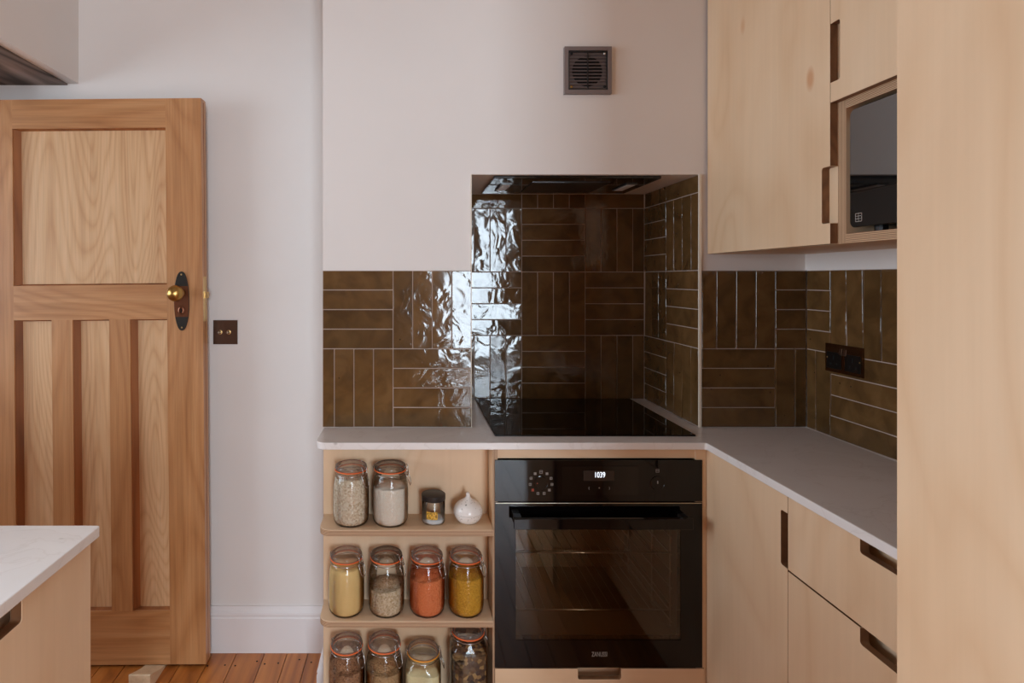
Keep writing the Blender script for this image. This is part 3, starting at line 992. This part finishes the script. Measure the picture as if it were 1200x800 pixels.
# ------------------------------------------------------------------ panelled door standing open against the alcove wall
DY = 2.045
SX = 0.0092                                           # the door sags a touch: pivot correction
def dx(x):
    return (x - 482) / 331.0 + SX
def dz(y):
    return H - (y - 326.5) / 331.0
DL, DR = dx(238.5) - 0.787, dx(238.5)
DB, DT = 0.0094, 2.0125
door = thing('door_1', 'varnished pine panelled door with brass knob standing open', 'door', ((DL + DR) / 2, DY + 0.022, DB), kind='structure')
th = 0.044
def dpart(name, m, x0, x1, z0, z1, bev=0.0012):
    return bx(name, m, door, x0, x1, DY, DY + th, z0, z1, bev, 1)
pl, pr = dx(17), dx(196.5)
z_tr, z_m1, z_m0, z_br = dz(150), dz(334), dz(374.5), dz(716)
dpart('stile', 'door_z', DL, pl, DB, DT)
dpart('stile', 'door_z', pr, DR - 0.0, DB, DT, 0.003)
dpart('rail', 'door_x', pl, pr, z_tr, DT)
dpart('rail', 'door_x', pl, pr, z_m0, z_m1)
dpart('rail', 'door_x', pl, pr, DB, z_br)
m1a, m1b, m2a, m2b = dx(61), dx(85.5), dx(128.5), dx(153)
dpart('mullion', 'door_z', m1a, m1b, z_br, z_m0)
dpart('mullion', 'door_z', m2a, m2b, z_br, z_m0)
DEP = 0.020
def dpanel(x0, x1, z0, z1):
    p = bx('panel', 'panel_z', door, x0, x1, DY + DEP, DY + DEP + 0.008, z0, z1)
    wl, wr, wt = 0.019, 0.003, 0.005
    def strip(q, m='moulding'):
        b = BM()
        vs = [b.verts.new(v) for v in q]
        # a wedge-section bead: sloped face plus back
        b.faces.new(vs[:4])
        b.faces.new((vs[0], vs[3], vs[5], vs[4]))
        b.faces.new((vs[1], vs[4], vs[5], vs[2]))
        b.faces.new((vs[0], vs[4], vs[1]))
        b.faces.new((vs[3], vs[2], vs[5]))
        bmesh.ops.recalc_face_normals(b, faces=b.faces[:])
        obj('moulding', b, m, p)
    ya, yc_ = DY + 0.006, DY + DEP
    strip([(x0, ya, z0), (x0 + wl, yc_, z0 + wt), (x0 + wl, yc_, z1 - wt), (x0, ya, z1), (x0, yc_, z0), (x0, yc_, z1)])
    strip([(x1, ya, z0), (x1 - wr, yc_, z0 + wt), (x1 - wr, yc_, z1 - wt), (x1, ya, z1), (x1, yc_, z0), (x1, yc_, z1)], 'panel_z')  # pale panel wood here: the lit side of the beads put into colour
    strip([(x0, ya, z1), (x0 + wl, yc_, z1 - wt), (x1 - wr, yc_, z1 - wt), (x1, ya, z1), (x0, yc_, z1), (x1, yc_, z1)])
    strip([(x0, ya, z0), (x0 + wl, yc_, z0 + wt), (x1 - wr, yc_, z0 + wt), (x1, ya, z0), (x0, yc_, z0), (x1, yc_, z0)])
dpanel(pl, pr, z_m1, z_tr)
dpanel(pl, m1a, z_br, z_m0); dpanel(m1b, m2a, z_br, z_m0); dpanel(m2b, pr, z_br, z_m0)
# knob, plate, keyhole
kx_, kz_ = dx(214), 1.3235
b = BM()
zc_, rx_, rz_ = dz(353.5), 0.0270, 0.1045
prism(b, [(kx_ + rx_ * math.copysign(abs(math.cos(t)) ** 0.85, math.cos(t)), zc_ + rz_ * math.copysign(abs(math.sin(t)) ** 1.0, math.sin(t))) for t in [2 * math.pi * k / 40 for k in range(40)]], 'XZ', DY - 0.0035, DY, 0)
plate = obj('knob_plate', b, 'patina', door, bevel=0.001, seg=1)
plate['label'] = 'dark oval plate worn to copper in the middle'
b = BM()
def rxz(z):
    q = min(1, abs((z - zc_) / rz_))
    return 0.0258 * (1 - q * q) ** 0.42
zz0, zz1 = dz(372), dz(336)
pts = [(kx_ + rxz(zz0 + (zz1 - zz0) * k / 8), zz0 + (zz1 - zz0) * k / 8) for k in range(9)]
pts += [(2 * kx_ - x, z) for x, z in pts[::-1]]
prism(b, pts, 'XZ', DY - 0.0042, DY - 0.0030, 0)
obj('worn_band', b, 'copper', plate)
b = BM()
lathe(b, [(0.0135, -0.0035), (0.0125, -0.008), (0.009, -0.012), (0.009, -0.030), (0.016, -0.036), (0.0245, -0.044), (0.0280, -0.054), (0.0275, -0.064), (0.0225, -0.074), (0.013, -0.0805), (0.0, -0.0825)], (kx_, DY, kz_), 32, axis='y')
obj('door_knob', b, 'brass', door, smooth=True)
b = BM()
lathe(b, [(0.0105, 0), (0.0105, -0.003), (0.007, -0.0045), (0.006, -0.003)], (kx_ - 0.001, DY - 0.004, dz(364.5)), 20, axis='y')
ke = obj('keyhole_cover', b, 'copper', plate, smooth='auto')
for v in ke.data.vertices:
    v.co.z = (v.co.z - (dz(364.5) - DB)) * 1.45 + (dz(364.5) - DB)
bx('keyhole', 'black_hole', plate, kx_ - 0.003, kx_ + 0.001, DY - 0.0052, DY - 0.004, dz(364.5) - 0.009, dz(364.5) + 0.007)
for z in (dz(322.5), dz(384.5)):
    b = BM(); lathe(b, [(0.0032, 0), (0.0028, -0.0012), (0.0, -0.0015)], (kx_, DY - 0.0034, z), 12, axis='y')
    obj('screw', b, 'brass_pale', plate)
# latch plate on the door edge
bx('latch_plate', 'brass_pale', door, DR, DR + 0.0012, DY + 0.010, DY + 0.034, dz(378), dz(325), 0.0004, 1)
bx('latch_bolt', 'brass_pale', door, DR + 0.0005, DR + 0.012, DY + 0.014, DY + 0.029, dz(350.5), dz(343), 0.001, 1)
bx('edge_groove', 'moulding', door, DR - 0.0002, DR + 0.0006, DY + 0.021, DY + 0.0245, DB + 0.01, DT - 0.01)
door.rotation_euler = (0, -0.0090, 0)

# pale wedge holding the door
b = BM()
wy0, wy1 = 1.930, 2.075
pr_ = [(wy0, 0.0), (wy1, 0.0), (wy1, 0.004), (2.043, 0.0086), (2.012, 0.019), (1.978, 0.033), (1.948, 0.047), (wy0 + 0.003, 0.0535), (wy0, 0.0525)]
prism(b, pr_, 'YZ', -0.945, -0.872, 0)
wd = obj('door_wedge', b, 'wedge', bevel=0.0012, seg=1)
tag(wd, 'pale wooden wedge pushed under the open door', 'door wedge')

# ------------------------------------------------------------------ light switch on the alcove wall
def wx(x):
    return (x - 482) / 315.7
def wz(y):
    return H - (y - 326.5) / 315.7
sw = thing('light_switch', 'square bronze light switch with two small toggles beside the door', 'light switch', (wx(264.5), YW, wz(389)))
cxs, czs = wx(264.5), wz(389)
bx('plate', 'bronze', sw, cxs - 0.0445, cxs + 0.0445, YW - 0.005, YW, czs - 0.0445, czs + 0.0445, 0.0018)
for q in (-0.019, 0.013):
    b = BM(); lathe(b, [(0.0085, 0), (0.0085, -0.002), (0.006, -0.0035), (0.0055, -0.0035)], (cxs + q, YW - 0.005, czs), 20, axis='y')
    c_ = obj('collar', b, 'brass_pale', sw, smooth='auto')
    b = BM(); lathe(b, [(0.0025, 0.0), (0.0033, -0.009), (0.0042, -0.0165), (0.0030, -0.0195), (0.0, -0.0205)], (cxs + q, YW - 0.007, czs), 16, axis='y')
    obj('toggle', b, 'chrome', c_, smooth=True)

# ------------------------------------------------------------------ air vent on the chimney breast
vx0, vx1 = (661 - 482) / 373.5, (716 - 482) / 373.5
vz0, vz1 = H - (110.5 - 326.5) / 373.5, H - (55.5 - 326.5) / 373.5
YV = YB + G
vent = thing('air_vent', 'square taupe plastic louvred vent high on the chimney breast', 'vent', ((vx0 + vx1) / 2, YV, vz0))
vcx, vcz = (vx0 + vx1) / 2, (vz0 + vz1) / 2
hw = (vx1 - vx0) / 2
def ring(bm, o_, i_, y0, y1):
    box(bm, vcx - o_, vcx + o_, y0, y1, vcz + i_, vcz + o_); box(bm, vcx - o_, vcx + o_, y0, y1, vcz - o_, vcz - i_)
    box(bm, vcx - o_, vcx - i_, y0, y1, vcz - i_, vcz + i_); box(bm, vcx + i_, vcx + o_, y0, y1, vcz - i_, vcz + i_)
b = BM(); ring(b, hw, hw - 0.012, YV - 0.014, YV)
vf = obj('frame', b, 'vent_plastic', vent, bevel=0.0015, seg=1)
b = BM(); ring(b, hw - 0.012, hw - 0.016, YV - 0.010, YV)
obj('inner_lip', b, 'black_plastic', vent)
ih = hw - 0.016
b = BM()                                               # back plate pierced by the round duct
n = 40
def sq(t):
    c, s = math.cos(t), math.sin(t)
    k = ih / max(abs(c), abs(s))
    return c * k, s * k
rv = 0.048
o_r = [b.verts.new((vcx + sq(2 * math.pi * k / n)[0], YV - 0.0035, vcz + sq(2 * math.pi * k / n)[1])) for k in range(n)]
i_r = [b.verts.new((vcx + rv * math.cos(2 * math.pi * k / n), YV - 0.0035, vcz + rv * math.sin(2 * math.pi * k / n))) for k in range(n)]
d_r = [b.verts.new((vcx + rv * math.cos(2 * math.pi * k / n), YV - 0.0008, vcz + rv * math.sin(2 * math.pi * k / n))) for k in range(n)]
for k in range(n):
    b.faces.new((o_r[k], o_r[(k + 1) % n], i_r[(k + 1) % n], i_r[k]))
    b.faces.new((i_r[k], i_r[(k + 1) % n], d_r[(k + 1) % n], d_r[k]))
bmesh.ops.recalc_face_normals(b, faces=b.faces[:])
obj('back_plate', b, 'vent_plastic', vent)
b = BM(); lathe(b, [(rv, -0.001), (0.0, -0.001)], (vcx, YV, vcz), 40, axis='y')
obj('duct', b, 'black_hole', vent)
NS = 11
for k in range(NS):
    z = vcz - ih + (2 * ih) * (k + 0.5) / NS
    b = BM()
    prism(b, [(YV - 0.0115, z - 0.0034), (YV - 0.0105, z - 0.0038), (YV - 0.0045, z + 0.0022), (YV - 0.0055, z + 0.0028)], 'YZ', vcx - ih, vcx + ih, 0)
    obj('slat', b, 'vent_plastic', vent)
bx('divider', 'black_plastic', vent, vcx - 0.001, vcx + 0.001, YV - 0.0122, YV - 0.004, vcz - ih, vcz + ih)
for u, v, m in ((-1, 1, 'black_hole'), (1, 1, 'steel'), (-1, -1, 'brass'), (1, -1, 'black_hole')):
    b = BM(); lathe(b, [(0.0042, 0), (0.0040, -0.002), (0.0, -0.0026)], (vcx + u * (ih - 0.006), YV - 0.0112, vcz + v * (ih - 0.006)), 14, axis='y')
    obj('screw', b, m, vent, smooth=True)

# ------------------------------------------------------------------ double socket on the right wall
so = thing('double_socket', 'dark bronze double power socket on the brown tiles', 'socket', (XR, 1.652, 1.105))
sy0, sy1, sz0, sz1 = 1.581, 1.723, 1.104, 1.186
bx('plate', 'socket_plate', so, XR - 0.005, XR + 0.0008, sy0, sy1, sz0, sz1, 0.0026)
for c in (1.688, 1.616):
    bx('insert', 'socket_black', so, XR - 0.0062, XR - 0.005, c - 0.029, c + 0.029, sz0 + 0.010, sz0 + 0.058, 0.0005, 1)
    bx('pin_slot', 'black_hole', so, XR - 0.0068, XR - 0.0061, c - 0.002, c + 0.002, sz0 + 0.038, sz0 + 0.048)
    bx('pin_slot', 'black_hole', so, XR - 0.0068, XR - 0.0061, c - 0.0145, c - 0.008, sz0 + 0.021, sz0 + 0.0255)
    bx('pin_slot', 'black_hole', so, XR - 0.0068, XR - 0.0061, c + 0.008, c + 0.0145, sz0 + 0.021, sz0 + 0.0255)
for c in (1.660, 1.644):
    b = BM()
    prism(b, [(XR - 0.005, sz1 - 0.030), (XR - 0.0095, sz1 - 0.028), (XR - 0.0062, sz1 - 0.012), (XR - 0.005, sz1 - 0.011)], 'XZ', c - 0.0055, c + 0.0055, 0)
    obj('rocker', b, 'bronze', so, bevel=0.0005, seg=1)
for c in (1.714, 1.590):
    b = BM(); lathe(b, [(0.0030, 0), (0.0026, -0.0012), (0.0, -0.0015)], (XR - 0.005, c, (sz0 + sz1) / 2), 12, axis='x')
    obj('screw', b, 'brass_pale', so)

# ------------------------------------------------------------------ storage jars
mesh_cache = {}
def shared(key, build, mats, smooth=True):
    """mesh built once about the jar's own base, shared between alike jars"""
    if key not in mesh_cache:
        b = BM()
        build(b)
        me = bpy.data.meshes.new(key)
        b.to_mesh(me); b.free()
        for m in mats:
            me.materials.append(M[m])
        if smooth:
            for p in me.polygons:
                p.use_smooth = True
        mesh_cache[key] = me
    return mesh_cache[key]
def place(name, me, parent):
    o = bpy.data.objects.new(name, me)
    COL.objects.link(o)
    o.parent = parent
    return o

def body_profile(kind):
    if kind == 'round':
        R, rn, zr = 0.0525, 0.0435, 0.1555
        outer = [(0.0, 0.003), (0.030, 0.0022), (0.041, 0.0), (0.0455, 0.0018), (0.0500, 0.010), (0.0522, 0.024), (R, 0.045), (R, 0.085), (0.0518, 0.104), (0.0498, 0.122), (0.0465, 0.135), (rn, 0.142), (0.0420, 0.146), (0.0425, 0.149), (0.0455, 0.1505), (0.0455, 0.1545)]
        inside = [(0.0, 0.0055), (0.036, 0.0040), (0.0430, 0.0048), (0.0488, 0.0125), (0.0511, 0.025), (0.0516, 0.046), (0.0516, 0.085), (0.0509, 0.104), (0.0489, 0.121), (0.0456, 0.134), (0.0425, 0.141)]
        pw = 2.0
    elif kind == 'square':
        R, rn, zr = 0.0520, 0.0440, 0.138
        outer = [(0.0, 0.003), (0.036, 0.0022), (0.046, 0.0), (0.050, 0.003), (0.0518, 0.010), (R, 0.02), (R, 0.098), (0.0505, 0.107), (0.0470, 0.116), (rn, 0.121), (0.0425, 0.127), (0.043, 0.131), (0.0460, 0.1330), (0.0460, 0.137)]
        inside = [(0.0, 0.005), (0.040, 0.0045), (0.0485, 0.0065), (0.0508, 0.014), (0.0511, 0.03), (0.0511, 0.097), (0.0495, 0.106), (0.0455, 0.115)]
        pw = 4.5
    else:
        R, rn, zr = 0.0530, 0.0440, 0.197
        outer = [(0.0, 0.003), (0.036, 0.0022), (0.047, 0.0), (0.051, 0.003), (0.0528, 0.010), (R, 0.02), (R, 0.152), (0.0515, 0.162), (0.0480, 0.172), (rn, 0.179), (0.0425, 0.186), (0.043, 0.190), (0.0460, 0.1920), (0.0460, 0.196)]
        inside = [(0.0, 0.005), (0.040, 0.0045), (0.0495, 0.0065), (0.0518, 0.014), (0.0521, 0.03), (0.0521, 0.151), (0.0503, 0.161), (0.0465, 0.171)]
        pw = 4.5
    return outer, inside, rn, zr, pw

def clip_jar(x, y, z, label, kind='round', seal='rubber', smoke=False, turn=0.0, sc=1.0):
    outer, inside, rn, zr, pw = body_profile(kind)
    j = thing('clip_top_jar', label, 'jar', (x, y, z), 'glass clip-top storage jars')
    j.rotation_euler = (0, 0, turn)
    j.scale = (sc, sc, sc)
    def body(b):
        # neck stays round, body squares off
        rings = []
        n = 40
        for r, h in outer:
            p = 2.0 if h > zr - 0.018 else pw
            if pw > 2 and zr - 0.034 < h <= zr - 0.018:
                p = 2.6
            ring = []
            for k in range(n):
                t = 2 * math.pi * (k + 0.5) / n
                c, s = math.cos(t), math.sin(t)
                q = (abs(c) ** p + abs(s) ** p) ** (-1 / p) if r > 1e-6 else 1
                ring.append(b.verts.new((r * q * c, r * q * s, h)))
            rings.append(ring)
        for a, c in zip(rings, rings[1:]):
            for k in range(n):
                b.faces.new((a[k], a[(k + 1) % n], c[(k + 1) % n], c[k]))
        bmesh.ops.remove_doubles(b, verts=b.verts[:], dist=1e-6)
        bmesh.ops.recalc_face_normals(b, faces=b.faces[:])
    place('body', shared('jar_body_' + kind, body, ['glass']), j)
    def seal_(b):
        lathe(b, [(0.0400, zr - 0.0012), (0.0472, zr - 0.0014), (0.0480, zr), (0.0472, zr + 0.0014), (0.0400, zr + 0.0012), (0.0400, zr - 0.0012)], (0, 0, 0), 40)
    place('rubber_seal', shared('jar_seal_' + kind + seal, seal_, [seal]), j)
    def lid(b):
        lathe(b, [(0.0410, zr + 0.0014), (0.0458, zr + 0.0016), (0.0466, zr + 0.0045), (0.0463, zr + 0.0090), (0.0448, zr + 0.0130), (0.0420, zr + 0.0152), (0.0385, zr + 0.0152), (0.0362, zr + 0.0136), (0.0335, zr + 0.0130), (0.0310, zr + 0.0140), (0.026, zr + 0.0152), (0.012, zr + 0.0164), (0.0, zr + 0.0166)], (0, 0, 0), 40)
        bmesh.ops.remove_doubles(b, verts=b.verts[:], dist=1e-6)
    place('lid', shared('jar_lid_' + kind + str(smoke), lid, ['glass_smoke' if smoke else 'glass_lid']), j)
    def bail(b):
        r0 = rn + 0.0022
        zn = zr - 0.0095
        tube(b, [((r0) * math.cos(t), (r0) * math.sin(t), zn) for t in [2 * math.pi * k / 36 for k in range(36)]], 0.0011, 6, True)
    wire = place('neck_wire', shared('jar_neck_' + kind, bail, ['steel']), j)
    def clasp(b):
        # built on +X: wire loop over the lid edge, hooks and the hanging lever
        zl = zr + 0.0075
        r0 = 0.0485
        for s in (-1, 1):
            tube(b, [(0.0455, s * 0.0115, zr - 0.0095), (0.0500, s * 0.0125, zr - 0.0085), (0.0535, s * 0.0125, zr - 0.016), (0.0590, s * 0.011, zr - 0.032), (0.0610, s * 0.006, zr - 0.041)], 0.0012, 6)
            tube(b, [(0.0525, s * 0.0085, zr - 0.013), (0.0520, s * 0.0085, zr - 0.002), (0.0500, s * 0.0085, zl + 0.003), (0.0465, s * 0.0085, zl + 0.0075)], 0.0011, 6)
        tube(b, [(0.0610, -0.006, zr - 0.041), (0.0612, 0.006, zr - 0.041)], 0.0012, 6)
        tube(b, [(0.0465, -0.0085, zl + 0.0075), (0.0465, 0.0085, zl + 0.0075)], 0.0011, 6)
        tube(b, [(0.0500, -0.0135, zr - 0.0085), (0.0500, 0.0135, zr - 0.0085)], 0.0014, 6)
        tube(b, [(0.0528, -0.0105, zr - 0.013), (0.0528, 0.0105, zr - 0.013)], 0.0014, 6)
    place('clasp', shared('jar_clasp_' + kind, clasp, ['steel']), j)
    def hinge(b):
        for s in (-1, 1):
            tube(b, [(-0.0455, s * 0.010, zr - 0.0095), (-0.0505, s * 0.010, zr - 0.006), (-0.0505, s * 0.010, zr + 0.008), (-0.0460, s * 0.009, zr + 0.0115)], 0.0011, 6)
        tube(b, [(-0.0505, -0.011, zr + 0.003), (-0.0505, 0.011, zr + 0.003)], 0.0013, 6)
    place('hinge', shared('jar_hinge_' + kind, hinge, ['steel']), j)
    return j

def fill(x, y, z, kind, top, mat, name, label, cat, turn=0.0, sc=1.0, tilt=0.0):
    """loose goods filling a jar up to a given height, a whisker inside the glass"""
    outer, inside, rn, zr, pw = body_profile(kind)
    prof = []
    for (r0, h0), (r1, h1) in zip(inside, inside[1:]):
        prof.append((r0, h0))
        if h1 >= top:
            t = (top - h0) / (h1 - h0)
            prof.append((r0 + (r1 - r0) * t, top))
            break
    rt = prof[-1][0]
    prof += [(rt * 0.97, top + 0.0012), (rt * 0.7, top + 0.0035), (rt * 0.3, top + 0.005), (0.0, top + 0.0055)]
    b = BM()
    n = 36
    rings = []
    for i, (r, h) in enumerate(prof):
        p = pw if h < zr - 0.03 else 2.0
        ring = []
        for k in range(n):
            t = 2 * math.pi * (k + 0.5) / n
            c, s = math.cos(t), math.sin(t)
            q = (abs(c) ** p + abs(s) ** p) ** (-1 / p) if r > 1e-6 else 1
            uneven = random.uniform(-1, 1) * 0.0011 if (i >= len(prof) - 5 and r > 1e-6) else 0
            ring.append(b.verts.new(Vector((r * q * c, r * q * s, h + uneven + (tilt * r * q * c if i >= len(prof) - 5 else 0))) * sc))
        rings.append(ring)
    for a, c in zip(rings, rings[1:]):
        for k in range(n):
            b.faces.new((a[k], a[(k + 1) % n], c[(k + 1) % n], c[k]))
    bmesh.ops.remove_doubles(b, verts=b.verts[:], dist=1e-6)
    bmesh.ops.recalc_face_normals(b, faces=b.faces[:])
    for v in b.verts:
        v.co += Vector((x, y, z))
    o = obj(name, b, mat, loc=(x, y, z), smooth=True)
    o.rotation_euler = (0, 0, turn)
    return tag(o, label, cat, kind='stuff')

JY = 1.701
Z1, Z2, Z3 = SH
def jx(x, y=JY):
    return (x - 482) / (677.0 / y)
A = math.radians
clip_jar(jx(411.5), JY, Z1, 'glass clip-top jar full of rolled oats on the top shelf', turn=A(-35))
fill(jx(411.5), JY, Z1, 'round', 0.134, 'oats', 'rolled_oats', 'pale rolled oats filling a jar to the neck', 'oats')
clip_jar(jx(457.5), JY, Z1, 'glass clip-top jar of white rice with a grey lid on the top shelf', smoke=True, turn=A(-12))
fill(jx(457.5), JY, Z1, 'round', 0.108, 'rice', 'white_rice', 'white rice in the grey lidded jar on the top shelf', 'rice')
clip_jar(jx(406), JY, Z2, 'glass clip-top jar full of yellow semolina', turn=A(-28))
fill(jx(406), JY, Z2, 'round', 0.132, 'semolina', 'yellow_semolina', 'fine yellow semolina filling a jar on the middle shelf', 'semolina')
clip_jar(jx(453), JY, Z2, 'half full grey lidded clip-top jar of pearl barley', smoke=True, turn=A(-28))
fill(jx(453), JY, Z2, 'round', 0.076, 'barley', 'pearl_barley', 'beige pearl barley half filling a grey lidded jar', 'barley', tilt=0.08)
clip_jar(jx(500.5), JY, Z2, 'glass clip-top jar of red lentils between barley and mung jars', turn=A(-38))
fill(jx(500.5), JY, Z2, 'round', 0.104, 'lentils', 'red_lentils', 'orange red lentils in a jar on the middle shelf', 'lentils', tilt=0.05)
clip_jar(jx(546), JY, Z2, 'glass clip-top jar of mustard yellow split mung beside the oven', turn=A(-30))
fill(jx(546), JY, Z2, 'round', 0.108, 'peas', 'split_mung', 'mustard yellow split mung in a jar beside the oven', 'beans')
clip_jar(jx(406.5), JY, Z3, 'glass clip-top jar of brown seeds on the bottom shelf', turn=A(-35))
fill(jx(406.5), JY, Z3, 'round', 0.098, 'seeds', 'brown_seeds', 'brown seeds in a jar on the bottom shelf', 'seeds')
clip_jar(jx(450.5), JY + 0.002, Z3, 'glass clip-top jar of tan flakes beside the brown seeds', turn=A(-40), sc=1.02)
fill(jx(450.5), JY + 0.002, Z3, 'round', 0.092, 'flakes', 'tan_flakes', 'tan flakes in the jar beside the brown seeds', 'flakes', sc=1.02)
clip_jar(jx(496), JY - 0.002, Z3, 'squat square clip-top jar of cream flour with amber seal', 'square', 'rubber_yellow', turn=A(-4))
fill(jx(496), JY - 0.002, Z3, 'square', 0.096, 'flour', 'cream_flour', 'cream flour in the square jar with amber seal', 'flour', turn=A(-4))
clip_jar(jx(548.5), JY, Z3, 'tall square clip-top jar of dried mushrooms on the bottom shelf', 'tall', turn=A(2))
fill(jx(548.5), JY, Z3, 'tall', 0.152, 'mushroom', 'dried_mushrooms', 'dark dried mushrooms filling the tall square jar', 'mushrooms', turn=A(2), tilt=0.04)

# small salt jar with a black lid
sx_, sy_ = jx(508), JY + 0.002
sj = thing('salt_jar', 'small straight glass jar with black lid and ochre label', 'jar', (sx_, sy_, Z1))
b = BM(); lathe(b, [(0.0, 0.002), (0.030, 0.001), (0.0335, 0.003), (0.0340, 0.008), (0.0340, 0.064), (0.0320, 0.067), (0.0320, 0.078)], (sx_, sy_, Z1), 36)
bmesh.ops.remove_doubles(b, verts=b.verts[:], dist=1e-6)
obj('body', b, 'glass', sj, smooth=True)
b = BM(); lathe(b, [(0.0, 0.0665), (0.0345, 0.0665), (0.0352, 0.0675), (0.0352, 0.0815), (0.0335, 0.0828), (0.0, 0.0828)], (sx_, sy_, Z1), 36)
bmesh.ops.remove_doubles(b, verts=b.verts[:], dist=1e-6)
obj('lid', b, 'lid_black', sj, smooth='auto')
b = BM()
cols_ = []
for k in range(9):
    t = math.radians(-128 + 56 * k / 8)
    cols_.append([(sx_ + r_ * math.cos(t), sy_ + r_ * math.sin(t), Z1 + h_) for r_, h_ in ((0.0342, 0.018), (0.0342, 0.040), (0.0347, 0.040), (0.0347, 0.018))])
vs_ = [[b.verts.new(p) for p in c] for c in cols_]
for c, d in zip(vs_, vs_[1:]):
    for k in range(4):
        b.faces.new((c[k], d[k], d[(k + 1) % 4], c[(k + 1) % 4]))
b.faces.new(vs_[0]); b.faces.new(vs_[-1][::-1])
bmesh.ops.recalc_face_normals(b, faces=b.faces[:])
obj('label', b, 'label', sj)
b = BM(); lathe(b, [(0.0, 0.004), (0.0325, 0.004), (0.0328, 0.008), (0.0328, 0.014), (0.02, 0.016), (0.0, 0.0165)], (sx_, sy_, Z1), 32)
bmesh.ops.remove_doubles(b, verts=b.verts[:], dist=1e-6)
tag(obj('white_salt', b, 'salt', loc=(sx_, sy_, Z1), smooth=True), 'white salt at the bottom of the black lidded jar', 'salt', kind='stuff')

# speckled onion-shaped pot
gx, gy = jx(548.5), JY + 0.002
gp = thing('garlic_pot', 'white speckled onion-shaped ceramic pot on the top shelf', 'pot', (gx, gy, Z1))
b = BM(); lathe(b, [(0.0, 0.001), (0.022, 0.0), (0.027, 0.002), (0.0355, 0.010), (0.0408, 0.020), (0.0425, 0.0275), (0.0415, 0.0285), (0.0, 0.0285)], (gx, gy, Z1), 36)
bmesh.ops.remove_doubles(b, verts=b.verts[:], dist=1e-6)
obj('base', b, 'ceramic', gp, smooth='auto')
b = BM(); lathe(b, [(0.0, 0.0290), (0.0415, 0.0290), (0.0428, 0.0305), (0.0425, 0.037), (0.0395, 0.046), (0.033, 0.054), (0.024, 0.0605), (0.015, 0.065), (0.0085, 0.070), (0.0055, 0.076)], (gx, gy, Z1), 36)
bmesh.ops.remove_doubles(b, verts=b.verts[:], dist=1e-6)
gl = obj('lid', b, 'ceramic', gp, smooth='auto')
b = BM(); lathe(b, [(0.0052, 0.0755), (0.0058, 0.079), (0.0055, 0.083), (0.003, 0.0855), (0.0, 0.086)], (gx, gy, Z1), 20)
bmesh.ops.remove_doubles(b, verts=b.verts[:], dist=1e-6)
obj('tip', b, 'ceramic', gl, smooth=True)
b = BM(); lathe(b, [(0.0028, 0.0), (0.0028, -0.0012), (0.0, -0.0012)], (gx - 0.008, gy - 0.0262, Z1 + 0.0565), 12, axis='y')
obj('vent_hole', b, 'black_hole', gl)
